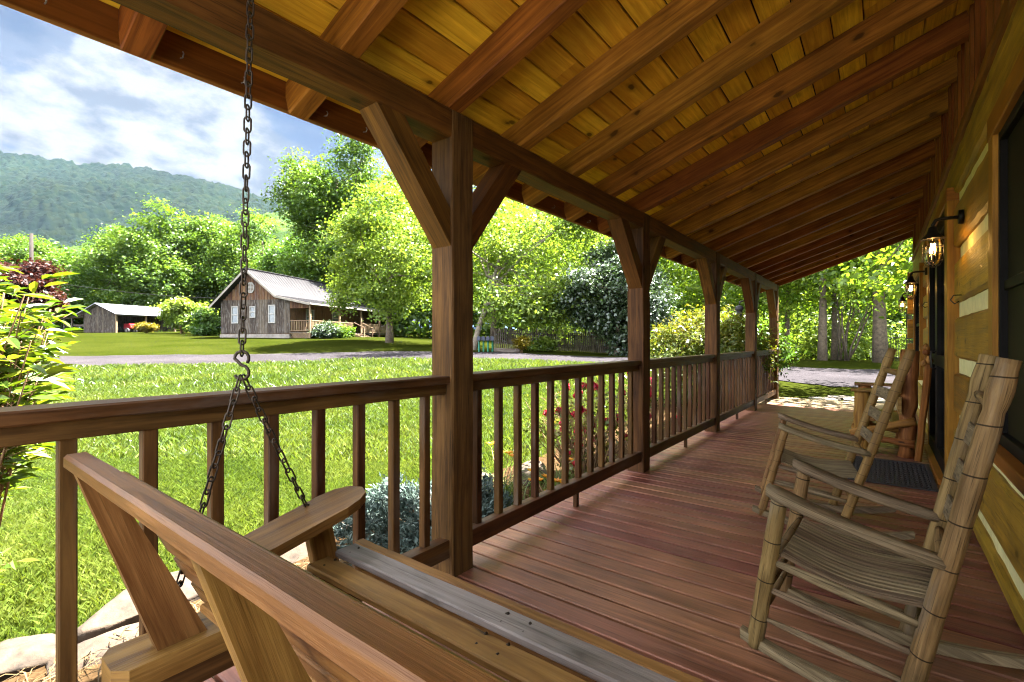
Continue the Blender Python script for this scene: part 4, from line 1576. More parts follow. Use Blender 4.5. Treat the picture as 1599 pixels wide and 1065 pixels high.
for yy in (5.73, 6.55):
    m = MB()
    rough_log(m, (-0.15, yy, 0.0), (-0.15, yy, 0.585), 0.062)
    m.build('front_post', M['cedar'], st)
    m = MB()
    rough_log(m, (0.175, yy, 0.0), (0.215, yy, 0.98), 0.06, 11)
    m.build('back_post', M['cedar'], st)
    m = MB()
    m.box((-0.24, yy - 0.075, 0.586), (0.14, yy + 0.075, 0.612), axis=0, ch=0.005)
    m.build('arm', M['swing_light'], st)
    m = MB()
    rough_log(m, (-0.235, yy - 0.08, 0.185), (0.24, yy - 0.08, 0.345), 0.036, 8, 0.2)
    rough_log(m, (-0.235, yy - 0.075, 0.165), (0.235, yy - 0.075, 0.135), 0.034, 8, 0.2)
    m.build('side_rail', M['cedar'], st)
for k_ in range(3):
    m = MB()
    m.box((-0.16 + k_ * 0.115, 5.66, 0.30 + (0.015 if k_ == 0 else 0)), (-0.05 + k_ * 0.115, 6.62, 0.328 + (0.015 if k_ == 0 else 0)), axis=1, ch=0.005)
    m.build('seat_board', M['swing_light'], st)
for k_ in range(2):
    m = MB()
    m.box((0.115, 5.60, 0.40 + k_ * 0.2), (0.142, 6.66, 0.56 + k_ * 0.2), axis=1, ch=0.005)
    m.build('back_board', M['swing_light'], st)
m = MB()
rough_log(m, (-0.19, 5.70, 0.24), (-0.19, 6.60, 0.24), 0.042, 10, 0.15)
m.build('front_rail', M['cedar'], st)

# carved burl staff leaning on the wall beside the settee
m = MB()
m.bar((0.27, 5.62, 0.30), (0.325, 5.66, 0.86), 0.035, 0.075, up=(0, 1, 0), ch=0.008, rough=0.003)
bt = thing('burl_staff', 'dark wooden staff with knobby burl head leaning behind the log settee', 'staff', (0.27, 5.62, 0.0))
m2 = MB()
m2.bar((0.255, 5.60, 0.001), (0.33, 5.66, 0.86), 0.05, 0.075, up=(0, 1, 0), ch=0.012, rough=0.003)
m2.build('shaft', M['batten'], bt)
m2 = MB()
for k_ in range(14):
    c = Vector((0.318 + random.uniform(-.022, .02), 5.65 + random.uniform(-.045, .045), 0.87 + k_ * 0.0125))
    r_ = random.uniform(0.016, 0.032)
    ns = 7
    m2.tube([c + Vector((0, 0, r_ * math.cos(math.pi * q))) for q in np.linspace(0, 1, ns)], [max(0.002, r_ * math.sin(math.pi * q)) for q in np.linspace(0, 1, ns)], 9)
m2.build('burl_head', M['cedar'], bt)

# ------------------------------------------------------------------ far house
hA = np.array([-35.97, 13.94])
hs_ = np.array([6.4, 2.87])
hs_ = hs_ / np.linalg.norm(hs_)
hl_ = np.array([-hs_[1], hs_[0]])
G0 = gz(*(hA + hs_ * 3)) - 0.05


def HP(s, Lg, z):
    p = hA + hs_ * s + hl_ * Lg
    return Vector((p[0], p[1], G0 + z))


house = thing('barn_house', 'weathered board house with a pale metal roof across the lawn', 'house', HP(3, 5, 0))
RIDGE, EAVE, KINK, PEAVE = 4.62, 2.30, 2.78, 2.25
hs3, hl3 = Vector((*hs_, 0)), Vector((*hl_, 0))
S_R, S_K, S_P = 2.35, 4.7, 7.2


def roofz(s):
    return float(np.interp(s, [-0.5, S_R, S_K, S_P], [EAVE - 0.15, RIDGE, KINK, PEAVE]))


m, mw = MB(), MB()
s = 0.0
while s < 5.5:
    w = min(random.uniform(0.17, 0.24), 5.5 - s)
    if w < 0.03:
        break
    zt = min(roofz(s), roofz(s + w)) - 0.06
    c = HP(s + w / 2, 0.0, 0)
    z1 = min(2.62, zt)
    m.bar(c + Vector((0, 0, 0.32)), c + Vector((0, 0, z1)), w - 0.012, 0.03, up=hl3, ch=0.004)
    if zt > 2.66:
        c2_ = HP(s + w / 2, -0.012, 0)
        mw.bar(c2_ + Vector((0, 0, 2.60)), c2_ + Vector((0, 0, zt)), w - 0.012, 0.03, up=hl3, ch=0.004)
    s += w
s = 5.5
mg = MB()
while s < S_P - 0.15:
    w = 0.2
    zt = roofz(s + w) - 0.06
    c2_ = HP(s + w / 2, -0.012, 0)
    mg.bar(c2_ + Vector((0, 0, 1.98)), c2_ + Vector((0, 0, zt)), w - 0.012, 0.03, up=hl3, ch=0.004)
    s += w
m.build('wall', M['barn'], house)
mw.build('gable', M['barn_warm'], house)
mg.build('porch_gable', M['barn_warm'], house)
m = MB()
m.prism([HP(0.03, 0.03, 0.0), HP(5.47, 0.03, 0.0), HP(5.47, 0.03, roofz(5.5) - 0.1), HP(S_K, 0.03, KINK - 0.1), HP(S_R, 0.03, RIDGE - 0.1), HP(0.03, 0.03, roofz(0) - 0.12)], hl3 * 12)
m.build('side_wall', M['barn_warm'], house)
m = MB()
for a in np.arange(0, 5.5, 0.42):
    m.bar(HP(a, -0.01, 0.08), HP(min(a + 0.41, 5.5), -0.01, 0.08), 0.16, 0.40, ch=0.01)
m.build('foundation', M['concrete'], house)
m = MB()
for (s0, s1) in ((-0.55, S_R), (S_R, S_K), (S_K, S_P + 0.1)):
    z0, z1 = roofz(s0) if s0 > -0.5 else EAVE - 0.2, roofz(s1)
    if s1 > S_P:
        z1 = PEAVE - 0.02
    m.prism([HP(s0, -0.45, z0), HP(s1, -0.45, z1), HP(s1, -0.45, z1 + 0.05), HP(s0, -0.45, z0 + 0.05)], hl3 * 13)
    nrib = 60
    for k_ in range(nrib):
        Lg = -0.42 + k_ * 0.218
        m.bar(HP(s0 + 0.02, Lg, z0 + 0.06), HP(s1 - 0.02, Lg, z1 + 0.06), 0.03, 0.03, ch=0.005)
m.bar(HP(S_R, -0.46, RIDGE + 0.07), HP(S_R, 12.56, RIDGE + 0.07), 0.3, 0.04, ch=0.01)
m.build('roof', M['tin'], house)
m = MB()
for (s0, s1) in ((-0.55, S_R), (S_R, S_K), (S_K, S_P + 0.1)):
    z0, z1 = roofz(s0) if s0 > -0.5 else EAVE - 0.2, roofz(s1)
    if s1 > S_P:
        z1 = PEAVE - 0.02
    m.bar(HP(s0, -0.46, z0 - 0.03), HP(s1, -0.46, z1 - 0.03), 0.03, 0.14, ch=0.004)
m.bar(HP(S_P + 0.11, -0.46, PEAVE - 0.02), HP(S_P + 0.11, 12.5, PEAVE - 0.02), 0.05, 0.1, ch=0.01)
m.build('barge_board', M['concrete'], house)


def house_window(s0, s1, z0, z1, side=False):
    P_ = (lambda a, d, z: HP(a, d, z)) if not side else (lambda a, d, z: HP(5.5 - d + 0.0, a, z))
    f = MB()
    d = -0.045
    for a in (s0, s1):
        f.bar(P_(a, d, z0), P_(a, d, z1), 0.07, 0.05, up=hl3 if not side else hs3, ch=0.004)
    for z in (z0, (z0 + z1) / 2, z1):
        f.bar(P_(s0 - 0.035, d - 0.004, z), P_(s1 + 0.035, d - 0.004, z), 0.06, 0.07, ch=0.004)
    w_ = f.build('window', M['winwhite'], house)
    g = MB()
    g.bar(P_((s0 + s1) / 2, -0.03, z0), P_((s0 + s1) / 2, -0.03, z1), s1 - s0, 0.012, up=hl3 if not side else hs3, ch=0.001)
    g.build('pane', M['housepane'], w_)


house_window(0.95, 1.43, 1.05, 2.15)
house_window(2.42, 2.80, 1.42, 2.13)
house_window(3.88, 4.36, 1.05, 2.20)
house_window(1.6, 2.4, 1.1, 2.0, True)
house_window(4.6, 5.4, 1.1, 2.0, True)
m = MB()
vc = HP(S_R + 0.1, -0.05, 3.42)
ring = [vc + hs3 * (0.30 * math.cos(R_(22.5 + 45 * k_))) + Vector((0, 0, 0.36 * math.sin(R_(22.5 + 45 * k_)))) for k_ in range(8)]
for k_ in range(8):
    m.bar(ring[k_], ring[(k_ + 1) % 8], 0.05, 0.05, up=hl3, ch=0.003)
for k_ in range(7):
    z_ = -0.27 + k_ * 0.09
    hw = min(0.27, 0.27 - max(0, abs(z_) - 0.15) * 0.8)
    m.bar(vc + hs3 * -hw + Vector((0, 0, z_)), vc + hs3 * hw + Vector((0, 0, z_)), 0.02, 0.045, up=(0, 0, 1), ch=0.002)
m.bar(vc + Vector((0, 0, -0.3)), vc + Vector((0, 0, 0.3)), 0.04, 0.03, up=hl3, ch=0.002)
m.build('gable_vent', M['winwhite'], house)
# porch of the far house
m = MB()
m.prism([HP(5.5, 0.0, 0.36), HP(7.0, 0.0, 0.36), HP(7.0, 0.0, 0.42), HP(5.5, 0.0, 0.42)], hl3 * 11)
m.build('porch_floor', M['barn'], house)
for Lg in (0.0, 3.3, 6.2, 9.0):
    m = MB()
    m.bar(HP(7.0, Lg, 0.0), HP(7.0, Lg, PEAVE), 0.11, 0.11, up=hl3, ch=0.006)
    m.build('porch_post', M['barn_trim'], house)


def small_rail(a, b, z0, z1, n):
    m_ = MB()
    a, b = Vector(a), Vector(b)
    m_.bar(a + Vector((0, 0, z1)), b + Vector((0, 0, z1)), 0.08, 0.05, ch=0.003)
    m_.bar(a + Vector((0, 0, z0)), b + Vector((0, 0, z0)), 0.05, 0.05, ch=0.003)
    for k_ in range(n):
        c_ = a.lerp(b, (k_ + 0.5) / n)
        m_.bar(c_ + Vector((0, 0, z0)), c_ + Vector((0, 0, z1)), 0.04, 0.04, up=(0, 1, 0), ch=0.002)
    m_.build('porch_railing', M['barn_trim'], house)


small_rail(HP(5.55, -0.02, 0), HP(6.95, -0.02, 0), 0.5, 1.17, 11)
small_rail(HP(7.02, 0.1, 0), HP(7.02, 5.0, 0), 0.5, 1.17, 32)
small_rail(HP(7.02, 6.3, 0), HP(7.02, 11.0, 0), 0.5, 1.17, 30)
m = MB()
for k_ in range(16):
    a = 5.55 + k_ * 0.09
    m.bar(HP(a, -0.02, 0.02), HP(min(7.0, a + 0.34), -0.02, 0.36), 0.02, 0.025, up=hl3, ch=0.001)
    m.bar(HP(min(7.0, a + 0.34), -0.03, 0.02), HP(a, -0.03, 0.36), 0.02, 0.025, up=hl3, ch=0.001)
m.build('lattice', M['barn_trim'], house)
m = MB()
for k_ in range(3):
    m.bar(HP(7.25 + 0.26 * k_, 5.05, 0.30 - 0.12 * k_), HP(7.25 + 0.26 * k_, 6.25, 0.30 - 0.12 * k_), 0.28, 0.04, ch=0.003)
for Lg in (5.05, 6.25):
    m.bar(HP(7.1, Lg, 1.2), HP(8.0, Lg, 0.8), 0.05, 0.06, ch=0.003)
    m.bar(HP(7.95, Lg, 0.0), HP(7.95, Lg, 0.85), 0.07, 0.07, up=hl3, ch=0.003)
    m.bar(HP(7.05, Lg, 0.30), HP(7.9, Lg, 0.0), 0.05, 0.18, ch=0.003)
m.build('steps', M['barn_trim'], house)

# ------------------------------------------------------------------ shed
sA = np.array([-66.3, 12.0])
ss_ = np.array([5.1, 2.1])
ss_ = ss_ / np.linalg.norm(ss_)
sl_ = np.array([-ss_[1], ss_[0]])
S0 = gz(*(sA + ss_ * 3)) - 0.05


def SP(s, Lg, z):
    p = sA + ss_ * s + sl_ * Lg
    return Vector((p[0], p[1], S0 + z))


ssv, slv = Vector((*ss_, 0)), Vector((*sl_, 0))
shed = thing('tool_shed', 'open fronted grey board shed with low tin roof left of the house', 'shed', SP(2, 3, 0))
m = MB()
for k_ in range(20):
    a = 1.0 + k_ * 0.225
    zt = 2.05 + max(0, 0.95 - abs(a + 0.11 - 3.0) * 0.42) if abs(a - 3.0) < 2.6 else 1.9
    m.bar(SP(a + 0.1, 0, 0.0), SP(a + 0.1, 0, zt), 0.215, 0.03, up=slv, ch=0.004)
m.build('wall', M['barn'], shed)
m = MB()
for k_ in range(30):
    a = 0.5 + k_ * 0.22
    m.bar(SP(0.9, a * 0.28 + 5.6 if False else 0.1 + k_ * 0.22, 0.0), SP(0.9, 0.1 + k_ * 0.22, 2.0), 0.21, 0.03, up=ssv, ch=0.004)
    m.bar(SP(1.0 + min(4.4, k_ * 0.22), 6.4, 0.0), SP(1.0 + min(4.4, k_ * 0.22), 6.4, 2.1), 0.21, 0.03, up=slv, ch=0.004)
m.build('rear_wall', M['barn'], shed)
m = MB()
m.prism([SP(0.4, -0.4, 1.92), SP(3.0, -0.4, 3.0), SP(3.0, -0.4, 3.06), SP(0.4, -0.4, 1.98)], slv * 7.4)
m.prism([SP(3.0, -0.4, 3.0), SP(5.8, -0.4, 1.9), SP(5.8, -0.4, 1.96), SP(3.0, -0.4, 3.06)], slv * 7.4)
for k_ in range(36):
    m.bar(SP(3.02, -0.35 + k_ * 0.205, 3.06), SP(5.78, -0.35 + k_ * 0.205, 1.975), 0.03, 0.03, ch=0.003)
m.build('roof', M['tin_dark'], shed)
for Lg in (0.0, 3.0, 6.3):
    m = MB()
    m.bar(SP(5.4, Lg, 0), SP(5.4, Lg, 1.98), 0.14, 0.14, up=slv, ch=0.006)
    m.build('post', M['barn_trim'], shed)
m = MB()
m.bar(SP(-1.7, -0.1, 0.0), SP(-1.7, -0.1, 1.5), 0.12, 0.12, up=slv)
m.bar(SP(-0.6, -0.1, 0.0), SP(-0.6, -0.1, 1.6), 0.12, 0.12, up=slv)
m.bar(SP(-1.8, -0.1, 1.5), SP(1.0, -0.1, 1.72), 0.08, 0.1)
m.bar(SP(-1.8, 0.0, 0.8), SP(1.0, 0.0, 0.8), 0.04, 0.2)
m.prism([SP(-2.0, -0.3, 1.55), SP(1.0, -0.3, 1.80), SP(1.0, -0.3, 1.84), SP(-2.0, -0.3, 1.59)], slv * 3)
m.build('lean_to', M['barn'], shed)

# tractor in the shed
tr = thing('tractor', 'small red lawn tractor parked in the shed opening', 'tractor', SP(5.0, 1.3, 0))
def TP(a, b, z):      # a: along nose direction (ss), b: across
    return SP(4.9 + a, 1.35 + b, z)
m = MB()
m.prism([TP(0.0, -0.28, 0.45), TP(0.85, -0.28, 0.42), TP(0.98, -0.28, 0.55), TP(0.95, -0.28, 0.85), TP(0.7, -0.28, 0.98), TP(0.0, -0.28, 1.0)], slv * 0.56)
m.build('hood', M['red'], tr)
m = MB()
m.bar(TP(-0.9, 0, 0.5), TP(0.2, 0, 0.5), 0.5, 0.16)
m.bar(TP(-0.75, 0, 0.62), TP(-0.35, 0, 0.62), 0.42, 0.08)
m.bar(TP(-0.78, 0, 0.65), TP(-0.88, 0, 1.0), 0.42, 0.07, up=ssv)
m.bar(TP(0.02, 0, 0.95), TP(-0.15, 0, 1.12), 0.04, 0.04)
m.build('chassis', M['rubber'], tr)
for (a, b, r_) in ((-0.6, -0.42, 0.42), (-0.6, 0.42, 0.42), (0.65, -0.4, 0.27), (0.65, 0.4, 0.27)):
    m = MB()
    m.tube([TP(a, b - 0.1, r_), TP(a, b - 0.07, r_), TP(a, b + 0.07, r_), TP(a, b + 0.1, r_)], [r_ * 0.86, r_, r_, r_ * 0.86], 18)
    wh = m.build('wheel', M['rubber'], tr)
    m = MB()
    m.tube([TP(a, b - 0.115, r_), TP(a, b + 0.115, r_)], r_ * 0.5, 12)
    m.build('rim', M['winwhite'], wh)

# ------------------------------------------------------------------ trees
def at(px, D):
    p = ray(px, D)
    return (p[0], p[1], gz(p[0], p[1]))


def ell(cx, cy, cz, r, n, jit, rz_=None, rs=RS):
    """lumpy crown: a big ellipsoid plus n smaller ones on its skin"""
    rz_ = rz_ or r
    out = [(cx, cy, cz, r * 0.72, r * 0.72, rz_ * 0.72)]
    for _ in range(n):
        d = unit(rs.normal(size=3))
        q = rs.uniform(0.28, 0.48)
        out.append((cx + d[0] * r * jit, cy + d[1] * r * jit, cz + d[2] * rz_ * jit, r * q, r * q, rz_ * q * 0.85))
    return out


b1 = at(608, 27)


def off(px, y, D, base):
    p_ = ray(px, D)
    return (p_[0] - base[0], p_[1] - base[1], EYE + (533 - y) / 750 * D - base[2])


B1 = ell(*off(632, 375, 27, b1), 3.7, 11, 0.8, 4.3)
for px_, y_, r_ in ((545, 450, 1.0), (560, 410, 1.2), (585, 455, 1.2), (655, 455, 1.3), (690, 430, 1.4), (620, 280, 1.3), (560, 350, 1.4), (528, 472, 0.9), (600, 485, 1.2), (545, 448, 1.4), (565, 438, 1.5), (588, 462, 1.5), (612, 470, 1.2)):
    B1.append((*off(px_, y_, 27 - random.uniform(-1, 1.5), b1), r_, r_, r_ * 0.7))
make_tree('shade_tree', 'bright yellow green tree in front of the metal roofed house', 'tree', b1, B1, 520, 62, 0.38, 0.175, M['lf_bright'], 0.20, 6.0, group=None, limbs=16)
b2 = at(738, 24)
cdir = ray(820, 24) - ray(738, 24)
make_tree('shade_tree', 'wide bright green tree with pale leaning trunk beside the gravel drive', 'tree', b2, ell(cdir[0] * 0.85, cdir[1] * 0.85, 4.9, 4.4, 14, 0.80, 4.0), 480, 62, 0.42, 0.175, M['lf_bright'], 0.15, 5.0, bark='bark_pale', limbs=22, lean=(cdir[0] * 0.55, cdir[1] * 0.55), limb_r=0.6, shell=0.55)
b3 = at(525, 43)
make_tree('tall_tree', 'tallest leafy tree rising behind the metal roofed house', 'tree', b3, ell(0, 0, 12.0, 4.0, 14, 0.85, 6.8) + ell(0, 0, 6.0, 4.0, 6, 0.8, 4), 760, 52, 0.50, 0.27, M['lf_tree'], 0.35, 14, limbs=14)
b4 = at(965, 22)
make_tree('dark_tree', 'dark grey green dense tree standing at the bend of the drive', 'tree', b4, ell(0, 0, 2.9, 2.3, 12, 0.75, 3.2), 460, 80, 0.26, 0.165, M['lf_dark'], 0.16, 4.2, limbs=10)
b5 = at(20, 40)
make_tree('red_maple', 'dark red leaved round tree left of the shed', 'tree', b5, ell(0, 0, 3.9, 2.9, 9, 0.75, 2.9), 300, 60, 0.35, 0.27, M['lf_red'], 0.16, 3.6, limbs=8)

# wood edge behind the shed and house: each tree its own thing
protos = []
for k_ in range(3):
    h = [14.5, 13.0, 15.5][k_]
    t = make_tree('forest_tree', 'proto', 'tree', (0, 0, 0), ell(0, 0, h * 0.60, h * 0.36, 14, 0.80, h * 0.40) + ell(0, 0, h * 0.28, h * 0.34, 7, 0.8, h * 0.22), 430, 50, 0.58, 0.36, M[['lf_tree', 'lf_mid', 'lf_tree'][k_]], 0.3, h * 0.8, limbs=8)
    protos.append(t)


def place_copy(proto, loc, rot, sc, label, group, first=set()):
    if proto.name not in first:
        first.add(proto.name)
        o = proto
    else:
        o = copy_tree(proto)
    o.location = Vector(loc) * K
    o.rotation_euler = (0, 0, rot)
    o.scale = (sc[0], sc[0], sc[1]) if hasattr(sc, '__len__') else (sc, sc, sc)
    o['label'] = label
    if group:
        o['group'] = group
    return o


wood_rows = [(-120, 56, 0.8, 1, 'leafy tree beyond the red leaved tree at the left edge of the field'),
             (35, 58, 0.80, 0, 'leafy tree rising directly behind the dark red tree and pole'),
             (115, 66, 0.82, 1, 'darker leafy tree behind the left end of the shed'),
             (185, 64, 0.95, 0, 'leafy tree standing right behind the shed roof'),
             (265, 62, 1.02, 2, 'tall yellow green tree behind the gap between shed and house'),
             (335, 66, 1.08, 0, 'broad leafy tree behind the left eave of the barn house'),
             (410, 64, 0.98, 2, 'yellow green tree right behind the gable of the barn house'),
             (478, 60, 0.95, 1, 'leafy tree behind the middle of the metal roof')]
for px, D, sc, k_, lb in wood_rows:
    place_copy(protos[k_], at(px, D), random.uniform(0, 6.28), (sc, sc * 0.98), lb, 'trees at the wood edge behind the field')

# solid wood behind that row, one mass
wb = []
for px in np.linspace(-260, 560, 17):
    for D in (84, 98):
        p = at(px + random.uniform(-15, 15), D)
        hh = random.uniform(12, 16)
        wb += [(p[0], p[1], p[2] + hh * 0.62, hh * 0.34, hh * 0.34, hh * 0.40), (p[0], p[1], p[2] + hh * 0.22, hh * 0.36, hh * 0.36, hh * 0.25)]
pos, nrm, rnd, _ = crown(wb, 2200, 24, 1.0, 0.35)
tag(leaves('woodland', pos, nrm, 1.0 * RS.uniform(0.6, 1.2, len(pos)), rnd, M['lf_mid']), 'dense green wood closing off the far side of the field', 'wood', kind='stuff')

# right-hand woods: big trunks, crowns overhead
wprotos = []
for k_ in range(2):
    h = [15, 13][k_]
    bl = ell(0, 0, h * 0.60, h * 0.32, 12, 0.85, h * 0.36) + [(random.uniform(-3.2, 3.2), random.uniform(-3.2, 3.2), random.uniform(3.2, 5.2), 1.6, 1.6, 0.6) for _ in range(9)]
    t = make_tree('woodland_tree', 'proto', 'tree', (0, 0, 0), bl, 170, 46, 0.55, 0.23, M['lf_woods'], [0.235, 0.165][k_], h * 0.8, limbs=14, flare=1.25)
    wprotos.append(t)
rwood = [(1375, 19.6, 1.0, 0, 'thickest tree trunk in the right hand woods beside the iron fence'),
         (1284, 20.5, 0.98, 1, 'grey trunked tree left of a close thin trunk beyond the gravel'),
         (1303, 21.5, 0.78, 1, 'dark slim trunk standing close beside the grey trunked tree'),
         (1230, 22.5, 0.7, 1, 'slim dark trunked tree just right of the last porch post'),
         (1335, 29, 0.9, 0, 'woodland tree further back between grey trunk and thickest trunk'),
         (1420, 27, 0.95, 1, 'woodland tree behind the corner of the cabin wall'),
         (1180, 28, 0.95, 0, 'woodland tree behind the yellow green bush by the railing'),
         (1100, 27, 0.9, 1, 'light green tree between the second and third porch posts'),
         (1040, 31, 1.05, 0, 'tall leafy tree behind the dark tree at the bend'),
         (930, 36, 1.1, 0, 'tall leafy tree behind the wide bright green tree'),
         (850, 38, 1.05, 1, 'leafy tree behind the dark board fence'),
         (770, 40, 1.0, 0, 'leafy tree beyond the mailboxes on the far bank'),
         (680, 42, 1.05, 1, 'leafy tree directly behind the nearest porch post'),
         (620, 50, 1.0, 0, 'leafy tree behind the far end of the barn house')]
for px, D, sc, k_, lb in rwood:
    place_copy(wprotos[k_], at(px, D), random.uniform(0, 6.28), sc, lb, 'trees of the woods beyond the drive')
place_copy(wprotos[0], (2.2, 13.5, gz(2.2, 13.5)), 0.7, 0.74, 'unseen woodland tree added beside the far cabin corner to shade the deck end', 'trees of the woods beyond the drive')  # out of view, added to keep the sun off the deck end
wb = []
for px in np.linspace(540, 1700, 26):
    for D in (46, 58):
        p = at(px + random.uniform(-15, 15), D)
        hh = random.uniform(12, 17)
        wb += [(p[0], p[1], p[2] + hh * 0.62, hh * 0.33, hh * 0.33, hh * 0.40), (p[0], p[1], p[2] + hh * 0.22, hh * 0.36, hh * 0.36, hh * 0.25)]
pos, nrm, rnd, _ = crown(wb, 2600, 26, 0.9, 0.35)
tag(leaves('woodland', pos, nrm, 0.75 * RS.uniform(0.6, 1.2, len(pos)), rnd, M['lf_tree']), 'deep green wood filling the background beyond the drive', 'wood', kind='stuff')
# understory
wb = []
for _ in range(110):
    px = random.uniform(820, 1560)
    D = random.uniform(25, 42) if px < 1180 else random.uniform(23, 42)
    p = at(px, D)
    r_ = random.uniform(0.8, 1.9)
    wb.append((p[0], p[1], p[2] + r_ * 0.7, r_ * 1.2, r_ * 1.2, r_))
pos, nrm, rnd, _ = crown(wb, 1300, 36, 0.36, 0.5)
tag(leaves('undergrowth', pos, nrm, 0.22 * RS.uniform(0.6, 1.3, len(pos)), rnd, M['lf_bright']), 'light green undergrowth between the trunks of the right hand woods', 'undergrowth', kind='stuff')


def shrub(name, label, cat, base, r, h, n, per, spread, ls, mat, group=None, aspect=0.6, stems=8, shell=0.5):
    t = thing(name, label, cat, base, group)
    b = Vector(base)
    bl = [(b.x + q[0], b.y + q[1], b.z + max(q[2], 0.15), *q[3:]) for q in ell(0, 0, h * 0.52, r, 9, 0.7, h * 0.5)]
    pos, nrm, rnd, cl = crown(bl, n, per, spread, shell)
    ok = pos[:, 2] > b.z
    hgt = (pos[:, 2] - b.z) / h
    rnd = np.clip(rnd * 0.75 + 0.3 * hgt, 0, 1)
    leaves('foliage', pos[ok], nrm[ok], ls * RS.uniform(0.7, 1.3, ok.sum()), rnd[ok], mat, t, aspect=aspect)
    m_ = MB()
    for k_ in range(stems):
        e = cl[RS.randint(len(cl))]
        lp, lr = limb(b + Vector((random.uniform(-.1, .1) * r, random.uniform(-.1, .1) * r, 0)), e, 0.012 + 0.012 * r, 0.004, 0.1)
        m_.tube(lp, lr, 5)
    m_.build('stem', M['stem'], t)
    return t


shrub('shrub', 'pale yellow green bush between the shed and the barn house', 'bush', at(285, 44), 2.3, 3.0, 240, 45, 0.30, 0.26, M['lf_bright'])
shrub('shrub', 'small golden yellow bush in front of the shed opening', 'bush', at(229, 46), 0.85, 1.0, 90, 40, 0.16, 0.16, M['lf_gold'])
shrub('shrub', 'dark hedge bush against the left wall of the barn house', 'bush', at(322, 37), 1.0, 2.1, 130, 40, 0.22, 0.22, M['lf_mid'])
shrub('shrub', 'low dark bush before the railing of the far porch', 'bush', at(508, 31.5), 0.75, 0.95, 110, 40, 0.16, 0.16, M['lf_dark'])
shrub('shrub', 'lighter green bush beside the dark one at the far porch', 'bush', at(530, 32.5), 0.7, 0.9, 100, 40, 0.15, 0.16, M['lf_tree'])
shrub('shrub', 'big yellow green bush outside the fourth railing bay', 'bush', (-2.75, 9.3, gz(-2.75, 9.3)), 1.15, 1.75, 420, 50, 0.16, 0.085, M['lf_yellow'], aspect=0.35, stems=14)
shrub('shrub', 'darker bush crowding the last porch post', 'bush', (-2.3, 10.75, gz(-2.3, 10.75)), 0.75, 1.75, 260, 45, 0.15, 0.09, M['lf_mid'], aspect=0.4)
shrub('shrub', 'small orange tinged shrub at the far edge of the drive', 'bush', at(814, 21.5), 0.35, 0.8, 60, 30, 0.09, 0.10, M['lf_gold'])
shrub('shrub', 'low green bush left of the orange spiky plant', 'bush', at(1045, 20.5), 0.8, 0.8, 120, 40, 0.15, 0.14, M['lf_mid'])
shrub('shrub', 'low green bush right of the orange spiky plant', 'bush', at(1088, 20), 0.8, 0.75, 120, 40, 0.15, 0.14, M['lf_mid'])
shrub('shrub', 'pale weedy bush behind the gravel left of the dark tree', 'bush', at(845, 23.5), 0.7, 0.6, 90, 35, 0.13, 0.13, M['lf_bright'])

# utility pole
m = MB()
p = at(49, 46)
m.tube([(p[0], p[1], p[2] - 0.3), (p[0], p[1], p[2] + 5), (p[0], p[1], p[2] + 9.6)], [0.19, 0.17, 0.14], 12)
tag(m.build('utility_pole', M['pole']), 'bare wooden utility pole standing in front of the red tree', 'pole')
m = MB()
p2 = at(560, 39)
a, b = Vector((p[0], p[1], p[2] + 5.2)), Vector((p2[0], p2[1], p2[2] + 3.2))
m.tube([a.lerp(b, q) - Vector((0, 0, 0.8 * math.sin(math.pi * q))) for q in np.linspace(0, 1, 24)], 0.018, 5)
tag(m.build('power_line', M['iron']), 'thin power line sagging from the pole towards the house', 'cable')

# dark board fence along the far edge of the drive
fe = thing('board_fence', 'dark weathered board fence under the trees beyond the drive', 'fence', at(860, 25.5))
m = MB()
pxs = np.linspace(770, 985, 74)
for px in pxs:
    p = at(px, 25.5 - (px - 770) * 0.004)
    hh = random.uniform(0.95, 1.15)
    m.bar(Vector(p) - Vector((0, 0, 0.05)), Vector(p) + Vector((0, 0, hh)), 0.085, 0.02, up=(0, 1, 0), ch=0.002)
m.build('boards', M['barn'], fe)
m = MB()
for dz in (0.3, 0.8):
    for a, b in zip(pxs[:-1:6], pxs[6::6]):
        pa, pb = Vector(at(a, 25.56 - (a - 770) * 0.004)), Vector(at(b, 25.56 - (b - 770) * 0.004))
        m.bar(pa + Vector((0, 0, dz)), pb + Vector((0, 0, dz)), 0.04, 0.08, ch=0.002)
m.build('cross_rail', M['barn'], fe)
# iron fence at the right
fe = thing('iron_fence', 'dark iron picket fence right of the thickest trunk', 'fence', at(1410, 22))
m = MB()
for px in np.linspace(1388, 1500, 46):
    p = Vector(at(px, 22))
    m.bar(p, p + Vector((0, 0, 1.15)), 0.02, 0.02, up=(0, 1, 0), ch=0.001)
m.build('pickets', M['iron'], fe)
m = MB()
for dz in (0.15, 1.05):
    m.bar(Vector(at(1388, 22.02)) + Vector((0, 0, dz)), Vector(at(1500, 22.02)) + Vector((0, 0, dz)), 0.03, 0.03, ch=0.001)
m.build('cross_rail', M['iron'], fe)

